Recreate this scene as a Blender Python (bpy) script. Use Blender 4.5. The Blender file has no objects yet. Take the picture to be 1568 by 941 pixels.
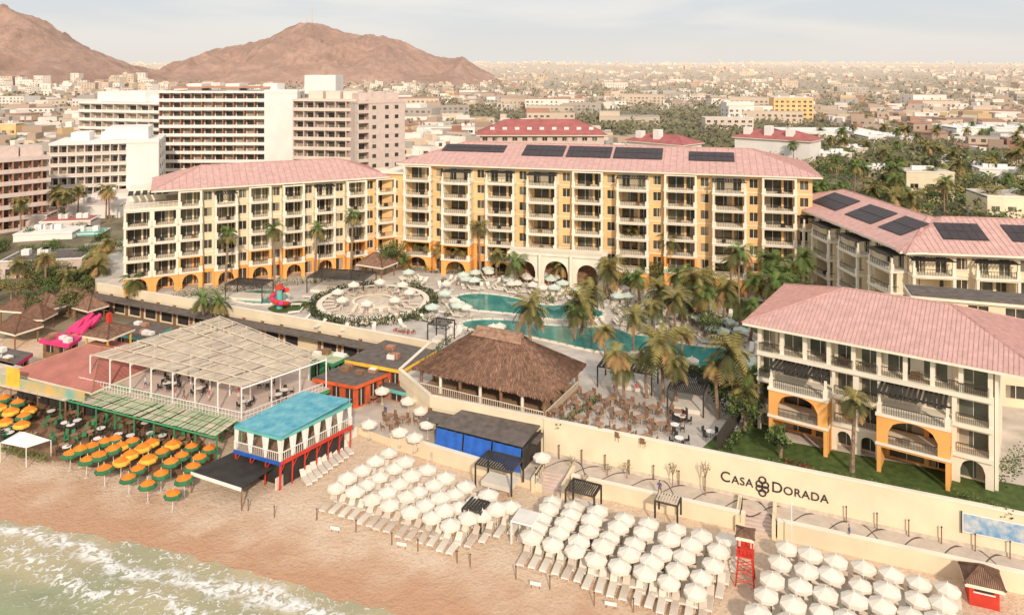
import bpy, math, random
from mathutils import Vector, noise
R=random.Random(7)
sc=bpy.context.scene
# ---------------------------------------------------------------- image pixels back-projected to ground positions
FPX,UC,VH,HC=1145.0,784.0,105.0,46.0
def S(u,v,z=0.0):
    """world X, Y in metres of image pixel (u, v), back-projected to assumed elevation z"""
    Y=FPX*(HC-z)/(v-VH); return ((u-UC)/FPX*Y, Y)
T=5.0      # resort terrace level
PR=1.8     # promenade level
# ---------------------------------------------------------------- materials
def rgb(c): return (c[0],c[1],c[2],1)
HAZE_TINT=(0.82,0.69,0.57)  # pale warm colour that stands in for distance haze on far surfaces
def mat(name,col,rough=.85,var=.15,scale=.8,bump=0,haze=False,col2=None,metal=0,bscale=None,det=2):
    m=bpy.data.materials.new(name); m.use_nodes=True; nt=m.node_tree; N=nt.nodes; L=nt.links
    b=N['Principled BSDF']; b.inputs['Roughness'].default_value=rough; b.inputs['Metallic'].default_value=metal
    g=N.new('ShaderNodeNewGeometry'); n=N.new('ShaderNodeTexNoise'); n.inputs['Scale'].default_value=scale; n.inputs['Detail'].default_value=det
    L.new(g.outputs['Position'],n.inputs['Vector'])
    mr=N.new('ShaderNodeMapRange'); mr.inputs[1].default_value=.3; mr.inputs[2].default_value=.7; L.new(n.outputs['Fac'],mr.inputs[0])
    mx=N.new('ShaderNodeMix'); mx.data_type='RGBA'; L.new(mr.outputs[0],mx.inputs[0])
    c2=col2 if col2 else tuple(min(1,x*(1+var)) for x in col)
    c1=col if col2 else tuple(x*(1-var) for x in col)
    mx.inputs[6].default_value=rgb(c1); mx.inputs[7].default_value=rgb(c2); out=mx.outputs[2]
    if haze:  # aerial haze painted into the base colour, stronger with world Y
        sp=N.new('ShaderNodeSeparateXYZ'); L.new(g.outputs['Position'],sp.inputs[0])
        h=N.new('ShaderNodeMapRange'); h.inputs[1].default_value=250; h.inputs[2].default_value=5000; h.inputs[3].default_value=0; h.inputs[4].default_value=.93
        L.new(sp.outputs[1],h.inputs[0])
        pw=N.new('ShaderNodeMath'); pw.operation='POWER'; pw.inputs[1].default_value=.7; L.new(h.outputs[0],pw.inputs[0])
        m2=N.new('ShaderNodeMix'); m2.data_type='RGBA'; L.new(pw.outputs[0],m2.inputs[0]); L.new(out,m2.inputs[6]); m2.inputs[7].default_value=rgb(HAZE_TINT); out=m2.outputs[2]
    L.new(out,b.inputs['Base Color'])
    if bump:
        n2=N.new('ShaderNodeTexNoise'); n2.inputs['Scale'].default_value=bscale or scale*6; n2.inputs['Detail'].default_value=3; L.new(g.outputs['Position'],n2.inputs['Vector'])
        bp=N.new('ShaderNodeBump'); bp.inputs['Strength'].default_value=bump; bp.inputs['Distance'].default_value=.1; L.new(n2.outputs['Fac'],bp.inputs['Height']); L.new(bp.outputs[0],b.inputs['Normal'])
    return m
M={}
def dm(k,*a,**kw): M[k]=mat(k,*a,**kw)
dm('wall',(.82,.70,.50),var=.08,scale=.35,det=4); dm('wallyel',(.85,.56,.27),var=.10,scale=.35,det=4); dm('orange',(.86,.42,.12),var=.12,scale=.3)
dm('trim',(.86,.78,.64),var=.07,scale=.5,det=4); dm('white',(.84,.81,.76),var=.05); dm('roof',(.62,.385,.345),var=.13,scale=1.1,bump=.3,det=4)
dm('rib',(.52,.30,.265),var=.2,scale=2); dm('solar',(.05,.035,.04),rough=.5,var=.2); dm('rail',(.06,.05,.04),var=.2)
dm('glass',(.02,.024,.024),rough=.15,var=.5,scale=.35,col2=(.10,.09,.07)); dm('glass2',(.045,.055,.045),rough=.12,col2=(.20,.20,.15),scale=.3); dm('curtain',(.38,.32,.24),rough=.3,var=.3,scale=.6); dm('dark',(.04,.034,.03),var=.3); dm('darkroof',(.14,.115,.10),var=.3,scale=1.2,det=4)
dm('thatch',(.235,.125,.08),var=.35,scale=1.5,bump=.8,bscale=9); dm('thatch2',(.34,.20,.135),var=.3,scale=2); dm('thatch3',(.15,.08,.05),var=.3,scale=2)
dm('paving',(.58,.52,.46),var=.18,scale=.5,bump=.15,det=5); dm('promen',(.56,.48,.41),var=.14,scale=.8,det=4); dm('pline',(.11,.085,.07)); dm('stone',(.64,.55,.45),var=.15,scale=1.5)
dm('wood',(.26,.145,.08),var=.25,scale=2); dm('wood2',(.38,.23,.14),var=.2,scale=3)
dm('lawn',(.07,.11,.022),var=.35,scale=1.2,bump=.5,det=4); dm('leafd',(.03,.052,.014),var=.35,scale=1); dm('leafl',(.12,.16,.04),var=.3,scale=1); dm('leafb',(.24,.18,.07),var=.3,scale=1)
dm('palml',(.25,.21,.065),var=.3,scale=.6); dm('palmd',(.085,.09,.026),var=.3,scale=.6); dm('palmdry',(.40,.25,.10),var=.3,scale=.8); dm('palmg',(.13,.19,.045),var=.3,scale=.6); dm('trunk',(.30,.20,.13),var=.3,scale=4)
dm('canvas',(.79,.72,.62),var=.07,scale=.7); dm('canvasg',(.62,.70,.61),var=.1); dm('umbo',(.88,.23,.02),var=.15); dm('umbg',(.04,.17,.07)); dm('umby',(.88,.48,.06)); dm('towel',(.66,.56,.46),var=.1,scale=1)
dm('blue',(.02,.12,.50),var=.15,scale=1,rough=.6); dm('blueroof',(.07,.32,.44),var=.2,scale=.9,col2=(.22,.50,.55),det=6); dm('redp',(.60,.05,.03),var=.15); dm('redcafe',(.66,.12,.04),var=.2); dm('redroof',(.45,.16,.14),var=.2,scale=.5,det=4)
dm('slat',(.64,.53,.40),var=.18); dm('slatg',(.44,.49,.31),var=.2,scale=.8); dm('green',(.05,.28,.12)); dm('pink',(.75,.05,.20)); dm('yellow',(.88,.52,.06)); dm('turq',(.15,.50,.45))
dm('hpink',(.63,.51,.45),var=.08); dm('hwhite',(.84,.80,.75),var=.06,scale=.2); dm('hbeige',(.72,.61,.52),var=.06,scale=.2); dm('hrust',(.44,.22,.14),var=.1); dm('hredroof',(.40,.13,.12),var=.15,scale=.3)
dm('skin',(.50,.30,.20)); dm('cloth1',(.7,.7,.72)); dm('cloth2',(.08,.10,.2)); dm('cloth3',(.6,.1,.1)); dm('dirt',(.40,.30,.21),col2=(.24,.19,.11),scale=.25,det=5)
dm('flower',(.50,.05,.05),var=.4,scale=3); dm('signp',(.10,.30,.55),col2=(.6,.62,.6),scale=1.4); dm('mural',(.75,.45,.12),col2=(.2,.45,.4),scale=.5)
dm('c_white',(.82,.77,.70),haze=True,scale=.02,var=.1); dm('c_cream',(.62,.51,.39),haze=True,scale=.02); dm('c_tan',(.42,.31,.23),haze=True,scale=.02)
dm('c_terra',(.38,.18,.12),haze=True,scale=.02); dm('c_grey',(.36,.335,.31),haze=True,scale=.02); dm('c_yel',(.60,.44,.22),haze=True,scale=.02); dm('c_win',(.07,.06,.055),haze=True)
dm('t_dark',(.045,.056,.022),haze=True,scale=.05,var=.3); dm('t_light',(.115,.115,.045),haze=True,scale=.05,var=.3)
M['pool']=mat('pool',(.03,.20,.18),rough=.08,col2=(.07,.33,.29),scale=.25,bump=.12,bscale=2.2)
# ---------------------------------------------------------------- mesh building
class Fr:
    def __init__(s,p0,p1):
        dx,dy=p1[0]-p0[0],p1[1]-p0[1]; s.L=math.hypot(dx,dy); s.o=p0; s.d=(dx/s.L,dy/s.L); s.n=(s.d[1],-s.d[0]); s.ang=math.atan2(dy,dx)
    def p(s,x,y,z): return (s.o[0]+s.d[0]*x+s.n[0]*y, s.o[1]+s.d[1]*x+s.n[1]*y, z)
def FA(x,y,deg=0): 
    a=math.radians(deg); return Fr((x,y),(x+math.cos(a),y+math.sin(a)))
class MB:
    def __init__(s): s.P={}
    def g(s,part,m):
        k=(part,m)
        if k not in s.P: s.P[k]=([],[])
        return s.P[k]
    def poly(s,part,m,pts):
        V,F=s.g(part,m); i=len(V); V.extend(pts); F.append(tuple(range(i,i+len(pts))))
    def box(s,part,m,F,x0,x1,y0,y1,z0,z1):
        V,Q=s.g(part,m); i=len(V); p=F.p
        if x0>x1:x0,x1=x1,x0
        if y0>y1:y0,y1=y1,y0
        V.extend([p(x0,y0,z0),p(x1,y0,z0),p(x1,y1,z0),p(x0,y1,z0),p(x0,y0,z1),p(x1,y0,z1),p(x1,y1,z1),p(x0,y1,z1)])
        for f in ((0,1,2,3),(7,6,5,4),(0,4,5,1),(1,5,6,2),(2,6,7,3),(3,7,4,0)): Q.append(tuple(i+k for k in f))
    def prism(s,part,m,poly,z0,z1,side=None):
        n=len(poly); s.poly(part,m,[(x,y,z1) for x,y in poly])
        for k in range(n):
            a,b=poly[k],poly[(k+1)%n]
            s.poly(part if not side else part+'_side',side or m,[(a[0],a[1],z0),(b[0],b[1],z0),(b[0],b[1],z1),(a[0],a[1],z1)])
    def beam(s,part,m,a,b,w,n=4,w2=None):
        a=Vector(a);b=Vector(b);d=(b-a).normalized(); u=d.orthogonal().normalized(); v=d.cross(u); w2=w if w2 is None else w2
        V,Q=s.g(part,m); i=len(V)
        for P,ww in((a,w),(b,w2)):
            for k in range(n):
                t=2*math.pi*(k+.5)/n; V.append(tuple(P+(u*math.cos(t)+v*math.sin(t))*ww))
        for k in range(n): Q.append((i+k,i+(k+1)%n,i+n+(k+1)%n,i+n+k))
        Q.append(tuple(i+n+k for k in range(n))); Q.append(tuple(i+k for k in range(n))[::-1])
    def leaves(s,part,ms,c,r,n,size,rr=R):
        for _ in range(n):
            while True:
                x,y,z=rr.uniform(-1,1),rr.uniform(-1,1),rr.uniform(-1,1)
                q=x*x+y*y+z*z
                if .12<q<1: break
            P=Vector((c[0]+x*r[0],c[1]+y*r[1],c[2]+z*r[2]))
            u=Vector((rr.gauss(0,1),rr.gauss(0,1),rr.gauss(0,.7))).normalized(); v=u.orthogonal().normalized()*size*rr.uniform(.5,1); u=u*size*rr.uniform(.5,1.1)
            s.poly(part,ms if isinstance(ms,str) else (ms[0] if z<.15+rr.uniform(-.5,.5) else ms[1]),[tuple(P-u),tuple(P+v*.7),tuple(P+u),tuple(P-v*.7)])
    def meshes(s):
        out=[]
        for (part,m),(V,F) in s.P.items():
            me=bpy.data.meshes.new(part); me.from_pydata(V,[],F); me.materials.append(M[m]); me.update(); out.append((part,me))
        return out
    def build(s,name,loc=(0,0,0)):
        ms=s.meshes()
        if len(ms)==1:
            o=bpy.data.objects.new(name,ms[0][1]); sc.collection.objects.link(o); return o
        return place(name,ms,loc)
def place(name,ms,loc=(0,0,0),rot=0,scale=1):
    e=bpy.data.objects.new(name,None); e.empty_display_size=.3; sc.collection.objects.link(e)
    e.location=loc; e.rotation_euler=(0,0,rot); e.scale=(scale,)*3
    for part,me in ms:
        o=bpy.data.objects.new(part,me); o.parent=e; sc.collection.objects.link(o)
    return e
def inpoly(p,poly):
    x,y=p; r=False; n=len(poly)
    for i in range(n):
        a,b=poly[i],poly[i-1]
        if (a[1]>y)!=(b[1]>y) and x<(b[0]-a[0])*(y-a[1])/(b[1]-a[1])+a[0]: r=not r
    return r
def chaikin(p,k=2):
    for _ in range(k):
        q=[]
        for i in range(len(p)):
            a,b=p[i],p[(i+1)%len(p)]
            q+= [(a[0]*.75+b[0]*.25,a[1]*.75+b[1]*.25),(a[0]*.25+b[0]*.75,a[1]*.25+b[1]*.75)]
        p=q
    return p
def bil(c,s,t):
    return tuple((c[0][k]*(1-s)+c[1][k]*s)*(1-t)+(c[3][k]*(1-s)+c[2][k]*s)*t for k in range(2))
# ---------------------------------------------------------------- architecture helpers
RG=random.Random(3)
def openwall(mb,F,x0,x1,z0,z1,ops,m,th=.3,y=0,gl='glass',part='walls'):
    xs=sorted({x0,x1}|{o[0] for o in ops}|{o[1] for o in ops}); zs=sorted({z0,z1}|{o[2] for o in ops}|{o[3] for o in ops})
    for j in range(len(zs)-1):
        run=None
        for i in range(len(xs)-1):
            cx,cz=(xs[i]+xs[i+1])/2,(zs[j]+zs[j+1])/2
            if any(o[0]<cx<o[1] and o[2]<cz<o[3] for o in ops):
                if run is not None: mb.box(part,m,F,run,xs[i],y-th,y,zs[j],zs[j+1]); run=None
            elif run is None: run=xs[i]
        if run is not None: mb.box(part,m,F,run,xs[-1],y-th,y,zs[j],zs[j+1])
    for o in ops:
        c=(o[0]+o[1])/2; k=RG.random(); a=o[0]; b=o[1]
        G=gl if gl=='dark' else (gl if k<.7 else 'glass2')
        mb.poly('window_glass',G,[F.p(a,y-th*.8,o[2]),F.p(b,y-th*.8,o[2]),F.p(b,y-th*.8,o[3]),F.p(a,y-th*.8,o[3])])
        if gl!='dark' and RG.random()<.35:
            w=(b-a)*RG.uniform(.15,.45); s0=a if RG.random()<.5 else b-w
            mb.poly('curtains','curtain',[F.p(s0,y-th*.77,o[2]),F.p(s0+w,y-th*.77,o[2]),F.p(s0+w,y-th*.77,o[3]),F.p(s0,y-th*.77,o[3])])
        mb.box('window_frames','trim',F,c-.035,c+.035,y-th*.75,y-th*.5,o[2],o[3])
def rail(mb,F,x0,x1,y,z,h=1.0,sp=.5,m='rail',th=.04,part='railing'):
    mb.box(part,m,F,x0,x1,y-th,y+th,z+h-.07,z+h)
    n=max(1,int((x1-x0)/sp))
    for i in range(n+1):
        x=x0+(x1-x0)*i/n; mb.box(part,m,F,x-.02,x+.02,y-.02,y+.02,z,z+h-.07)
def arch(mb,F,x0,x1,z0,z1,y,th,ow,hs,m,part='arches',N=10):
    c=(x0+x1)/2; r=ow/2
    mb.box(part,m,F,x0,c-r,y-th,y,z0,z1); mb.box(part,m,F,c+r,x1,y-th,y,z0,z1)
    rz=min(r,z1-z0-hs-.12)
    for i in range(N):
        a,b=c-r+ow*i/N,c-r+ow*(i+1)/N
        za=z0+hs+rz*math.sqrt(max(0,1-((a-c)/r)**2)); zb=z0+hs+rz*math.sqrt(max(0,1-((b-c)/r)**2))
        for yy in (y,y-th): mb.poly(part,m,[F.p(a,yy,za),F.p(b,yy,zb),F.p(b,yy,z1),F.p(a,yy,z1)])
        mb.poly(part,m,[F.p(a,y,za),F.p(b,y,zb),F.p(b,y-th,zb),F.p(a,y-th,za)])
def FrSide(F,x,y,dy):
    a=F.p(x,y,0); b=F.p(x,y+dy,0); return Fr((a[0],a[1]),(b[0],b[1]))
def bay(mb,F,x0,x1,z0,nf,fh,m='wall',low='orange',nlow=2,proj=1.5,sp=.6,cap=True,archk=0,back=1.75,gl='glass',rear='wallyel'):
    pw=.5
    for k in range(nf):
        z=z0+k*fh; mm=low if k<nlow else m
        w=x1-x0; openwall(mb,F,x0+.3,x1-.3,z,z+fh,[(x0+w*.10,x0+w*.60,z+.12,z+2.5),(x0+w*.67,x0+w*.92,z+.12,z+2.5)],mm if k<nlow else rear,th=.3,y=-back+.25,gl=gl)
        mb.box('walls',mm,F,x0-.0,x0+.3,-back,proj-.9,z,z+fh); mb.box('walls',mm,F,x1-.3,x1,-back,proj-.9,z,z+fh)
        if k>0:
            mb.box('balcony_slabs','trim',F,x0-.12,x1+.12,-back,proj+.12,z-.13,z+.12)
            if k!=archk:
                mb.box('balcony_parapets','trim',F,x0-.05,x0+pw+.12,proj-.2,proj+.04,z+.12,z+1.02); mb.box('balcony_parapets','trim',F,x1-pw-.12,x1+.05,proj-.2,proj+.04,z+.12,z+1.02)
            rail(mb,F,x0+pw+.12,x1-pw-.12,proj-.08,z+.12,.86,sp*.6)
            rail(mb,FrSide(F,x0+.02,proj-.2,-.9),0,.95,0,z+.12,.86,sp); rail(mb,FrSide(F,x1-.02,proj-.2,-.9),0,.95,0,z+.12,.86,sp)
            if RG.random()<.7: q=RG.uniform(.25,.6); mb.box('balcony_furniture',RG.choice(['wood','dark','curtain']),F,x0+w*q,x0+w*q+.7,proj-1.2,proj-.6,z+.12,z+.7)
        if k==archk: arch(mb,F,x0-.02,x1+.02,z+(.13 if k else 0),z+fh-.14,proj,.4,(x1-x0)*.68,fh*.42,mm)
        else:
            mb.box('columns',mm if k<nlow else 'trim',F,x0,x0+pw*.75,proj-pw+.15,proj,z+(.12 if k else 0),z+fh-.13)
            mb.box('columns',mm if k<nlow else 'trim',F,x1-pw*.75,x1,proj-pw+.15,proj,z+(.12 if k else 0),z+fh-.13)
            mb.box('lintels',mm if k<nlow else 'trim',F,x0+pw*.75,x1-pw*.75,proj-.32,proj-.03,z+fh-.36,z+fh-.13)
    if cap:
        z=z0+nf*fh
        mb.box('balcony_slabs','trim',F,x0-.12,x1+.12,-back,proj+.12,z-.16,z+.14)
        for i in range(int((x1-x0)/.45)): mb.box('pergola_slats','dark',F,x0+i*.45,x0+i*.45+.26,-.6,proj+.5,z+2.2,z+2.32)
        for xx in(x0+.0,x1-.45): 
            mb.box('pergola_posts','trim',F,xx,xx+.45,proj-.5,proj-.05,z+.14,z+1.1); mb.box('pergola_posts','trim',F,xx+.1,xx+.35,proj-.4,proj-.15,z+1.1,z+2.05)
        mb.box('pergola_posts','dark',F,x0-.1,x1+.1,proj-.35,proj-.2,z+2.05,z+2.2)
        rail(mb,F,x0+.45,x1-.45,proj-.1,z+.14,.86,sp)
def wallbay(mb,F,x0,x1,z0,nf,fh,m='wallyel',low='orange',nlow=1,n=1):
    for k in range(nf):
        z=z0+k*fh; w=(x1-x0)/n; ops=[]
        for i in range(n):
            c=x0+w*(i+.5); ops.append((c-min(.7,w*.32),c+min(.7,w*.32),z+(.8 if k else .2),z+2.4))
        openwall(mb,F,x0,x1,z,z+fh,ops,low if k<nlow else m,gl='glass')
        for o in ops:
            mb.box('window_sills','trim',F,o[0]-.12,o[1]+.12,.003,.12,o[2]-.14,o[2])
        if k and k%2==0: mb.box('string_course','trim',F,x0,x1,.004,.1,z-.12,z+.06)
def hip(mb,F,x0,x1,y0,y1,z,rise,ribs=.9,roof='roof',rib='rib',part='roof'):
    hd=(y0-y1)/2; yr=(y0+y1)/2; h=min(hd,(x1-x0)/2); xa,xb=x0+h,x1-h
    p=F.p; a,b,c,d=p(x0,y0,z),p(x1,y0,z),p(x1,y1,z),p(x0,y1,z); r0,r1=p(xa,yr,z+rise),p(xb+.001,yr,z+rise)
    mb.poly(part,roof,[a,b,r1,r0]); mb.poly(part,roof,[c,d,r0,r1]); mb.poly(part,roof,[d,a,r0]); mb.poly(part,roof,[b,c,r1])
    mb.box('eaves','trim',F,x0+.05,x1-.05,y1+.05,y0-.05,z-.32,z-.01)
    for q,w in((r0,r1),(a,r0),(b,r1),(c,r1),(d,r0)): mb.beam('roof_ridges',rib,q,w,.13)
    if ribs:
        n=int((x1-x0)/ribs)
        for i in range(1,n):
            x=x0+(x1-x0)*i/n; t=min(1,(x-x0)/h,(x1-x)/h)
            for ys in(y0,y1): mb.beam('roof_tiles',rib,p(x,ys,z+.02),p(x,ys+(yr-ys)*t,z+rise*t+.02),.045,3)
        n=int((y0-y1)/ribs)
        for i in range(1,n):
            y=y1+(y0-y1)*i/n; t=min(1,(y-y1)/hd,(y0-y)/hd)
            mb.beam('roof_tiles',rib,p(x0,y,z+.02),p(x0+h*t,y,z+rise*t+.02),.045,3); mb.beam('roof_tiles',rib,p(x1,y,z+.02),p(x1-h*t,y,z+rise*t+.02),.045,3)
def solar(mb,F,x0,x1,t0,t1,y0,yr,z,rise):
    def q(x,t,o=.16): return F.p(x,y0+(yr-y0)*t,z+rise*t+o)
    nx=max(1,int((x1-x0)/1.1))
    for i in range(nx):
        a=x0+(x1-x0)*i/nx+.03; b=x0+(x1-x0)*(i+1)/nx-.03
        for t,u in((t0,(t0+t1)/2-.01),((t0+t1)/2+.01,t1)): mb.poly('solar_panels','solar',[q(a,t),q(b,t),q(b,u),q(a,u)])
    mb.poly('solar_frame','rail',[q(x0,t0,.1),q(x1,t0,.1),q(x1,t1,.1),q(x0,t1,.1)])
# ---------------------------------------------------------------- terrain
NB=(.31,.95)
def ss(x,a,b):
    t=max(0,min(1,(x-a)/(b-a))); return t*t*(3-2*t)
def gh(x,y):
    t=x*NB[0]+y*NB[1]
    t+= .8*math.sin(x*.09+1)
    if t<56.4: z=max(-4,(t-56.4)*.06)
    elif t<66: z=(t-56.4)*.07
    else: z=.67+.23*min(1,(t-66)/12)
    z+=3.7*ss(t,112,138)
    if y>900: z+=76*ss(y,900,5600)*(1+.22*noise.noise((x/1500,y/2500,0))) + 17*noise.noise((x/400,y/500,3))*ss(y,1500,4000)
    if 55<t<80: z+=.05*noise.noise((x*.5,y*.5,1))
    return z
def axis(a,b,st,far,g=1.12):
    o=[]; x=a
    while x<=b: o.append(x); x+=st
    s=st
    while o[-1]<far: s*=g; o.append(o[-1]+s)
    s=st
    while o[0]>-far: s*=g; o.insert(0,o[0]-s)
    return o
xs=axis(-75,75,1.25,9000); ys=[y for y in axis(40,130,1.25,9500,1.07) if y>-400]
V=[(x,y,gh(x,y)) for y in ys for x in xs]; nx=len(xs)
Fc=[(j*nx+i,j*nx+i+1,(j+1)*nx+i+1,(j+1)*nx+i) for j in range(len(ys)-1) for i in range(nx-1)]
me=bpy.data.meshes.new('ground'); me.from_pydata(V,[],Fc); me.polygons.foreach_set('use_smooth',[True]*len(Fc))
g=bpy.data.objects.new('ground',me); sc.collection.objects.link(g)
def shoremat(name):
    m=bpy.data.materials.new(name); m.use_nodes=True; nt=m.node_tree; N,L=nt.nodes,nt.links
    geo=N.new('ShaderNodeNewGeometry'); d=N.new('ShaderNodeVectorMath'); d.operation='DOT_PRODUCT'; L.new(geo.outputs['Position'],d.inputs[0]); d.inputs[1].default_value=(NB[0],NB[1],0)
    return m,N,L,geo,d.outputs['Value']
def nz(N,L,geo,s,det=5,dist=0,rough=.5):
    n=N.new('ShaderNodeTexNoise'); n.inputs['Scale'].default_value=s; n.inputs['Detail'].default_value=det; n.inputs['Distortion'].default_value=dist; n.inputs['Roughness'].default_value=rough; L.new(geo.outputs['Position'],n.inputs['Vector']); return n.outputs['Fac']
def mrng(N,L,i,a,b,c=0,d=1,smooth=True):
    n=N.new('ShaderNodeMapRange'); n.interpolation_type='SMOOTHSTEP' if smooth else 'LINEAR'; L.new(i,n.inputs[0]); 
    for k,v in enumerate((a,b,c,d)): n.inputs[k+1].default_value=v
    return n.outputs[0]
def mth(N,L,op,a,b):
    n=N.new('ShaderNodeMath'); n.operation=op
    for k,v in enumerate((a,b)):
        if isinstance(v,(int,float)): n.inputs[k].default_value=v
        else: L.new(v,n.inputs[k])
    return n.outputs[0]
def mixc(N,L,f,a,b):
    n=N.new('ShaderNodeMix'); n.data_type='RGBA'
    for k,v in((0,f),(6,a),(7,b)):
        if isinstance(v,tuple): n.inputs[k].default_value=rgb(v)
        elif isinstance(v,(int,float)): n.inputs[k].default_value=v
        else: L.new(v,n.inputs[k])
    return n.outputs[2]
m,N,L,geo,t=shoremat('ground'); b=N['Principled BSDF']
n1=nz(N,L,geo,.25,3); n2=nz(N,L,geo,3,5,0,.7); n3=nz(N,L,geo,.9,3,.6)
sand=mixc(N,L,n1,(.72,.54,.38),(.82,.65,.49)); sand=mixc(N,L,mrng(N,L,n2,.46,.66,0,.6),sand,(.56,.40,.28))
tw=mth(N,L,'ADD',t,mth(N,L,'MULTIPLY',mth(N,L,'SUBTRACT',n1,.5),9.0))
wet=mrng(N,L,tw,58,66,1,0); sand=mixc(N,L,wet,sand,(.60,.34,.20))
sp=N.new('ShaderNodeSeparateXYZ'); L.new(geo.outputs['Position'],sp.inputs[0])
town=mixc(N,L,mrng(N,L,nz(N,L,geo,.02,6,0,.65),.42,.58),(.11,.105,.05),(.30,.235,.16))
hz=mth(N,L,'POWER',mrng(N,L,sp.outputs[1],250,5000,0,.93,False),.7); town=mixc(N,L,hz,town,HAZE_TINT)  # same painted haze, blended into the town ground colour by world Y
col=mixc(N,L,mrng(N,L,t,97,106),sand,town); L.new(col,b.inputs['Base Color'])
L.new(mrng(N,L,wet,0,1,.9,.35),b.inputs['Roughness'])
bp=N.new('ShaderNodeBump'); bp.inputs['Strength'].default_value=.9; bp.inputs['Distance'].default_value=.2; L.new(mth(N,L,'ADD',n2,n3),bp.inputs['Height']); L.new(bp.outputs[0],b.inputs['Normal'])
me.materials.append(m)
# sea
def sz(x,y):
    t=x*NB[0]+y*NB[1]; f=max(0,min(1,(57-t)/8))
    return .03+f*(.12*math.sin(t*1.1+1.3*noise.noise((x*.1,y*.1,0)))+.10*noise.noise((x*.7,y*.9,2)))
sx=axis(-70,20,.5,400,1.2); sy=[y for y in axis(40,90,.5,300,1.2) if y<110]
V=[(x,y,sz(x,y)) for y in sy for x in sx]; nx=len(sx)
Fc=[(j*nx+i,j*nx+i+1,(j+1)*nx+i+1,(j+1)*nx+i) for j in range(len(sy)-1) for i in range(nx-1) if sx[i]*NB[0]+sy[j]*NB[1]<62]
me=bpy.data.meshes.new('sea'); me.from_pydata(V,[],Fc); me.polygons.foreach_set('use_smooth',[True]*len(Fc)); o=bpy.data.objects.new('sea',me); sc.collection.objects.link(o)
m,N,L,geo,t=shoremat('sea'); b=N['Principled BSDF']
n1=nz(N,L,geo,.12,4); n2=nz(N,L,geo,1.1,7,1.2,.65)
vor=N.new('ShaderNodeTexVoronoi'); vor.feature='DISTANCE_TO_EDGE'; vor.inputs['Scale'].default_value=.8
ad=N.new('ShaderNodeVectorMath'); ad.operation='ADD'; nn=N.new('ShaderNodeTexNoise'); nn.inputs['Scale'].default_value=.7; nn.inputs['Detail'].default_value=5; L.new(geo.outputs['Position'],nn.inputs['Vector'])
sc3=N.new('ShaderNodeVectorMath'); sc3.operation='SCALE'; sc3.inputs['Scale'].default_value=3.0; L.new(nn.outputs['Color'],sc3.inputs[0]); L.new(geo.outputs['Position'],ad.inputs[0]); L.new(sc3.outputs[0],ad.inputs[1]); L.new(ad.outputs[0],vor.inputs['Vector'])
base=mixc(N,L,mrng(N,L,t,40,57),(.21,.31,.17),(.55,.44,.27)); base=mixc(N,L,mrng(N,L,n1,.35,.65,0,.4),base,(.15,.25,.14))
tf=mth(N,L,'ADD',t,mth(N,L,'MULTIPLY',mth(N,L,'SUBTRACT',n1,.5),7.0))
edge=mth(N,L,'MULTIPLY',mrng(N,L,tf,53.4,54.9),mrng(N,L,tf,56.4,55.4)); edge=mth(N,L,'MULTIPLY',edge,mrng(N,L,n2,.38,.54))
e2=mth(N,L,'MULTIPLY',mrng(N,L,tf,50.2,51.6),mrng(N,L,tf,52.8,51.9)); e2=mth(N,L,'MULTIPLY',e2,mrng(N,L,n2,.47,.56))
lace=mth(N,L,'MULTIPLY',mrng(N,L,vor.outputs['Distance'],.10,.02),mth(N,L,'MULTIPLY',mrng(N,L,tf,46,51.5),mrng(N,L,n2,.46,.57)))
foam=mth(N,L,'MAXIMUM',mth(N,L,'MAXIMUM',edge,e2),mth(N,L,'MULTIPLY',lace,.85))
L.new(mixc(N,L,foam,base,(.88,.87,.83)),b.inputs['Base Color']); L.new(mrng(N,L,foam,0,1,.14,.7),b.inputs['Roughness'])
b.inputs['Specular IOR Level'].default_value=.25
bp=N.new('ShaderNodeBump'); bp.inputs['Strength'].default_value=.45; bp.inputs['Distance'].default_value=.2; L.new(mth(N,L,'ADD',n2,foam),bp.inputs['Height']); L.new(bp.outputs[0],b.inputs['Normal'])
me.materials.append(m)
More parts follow.
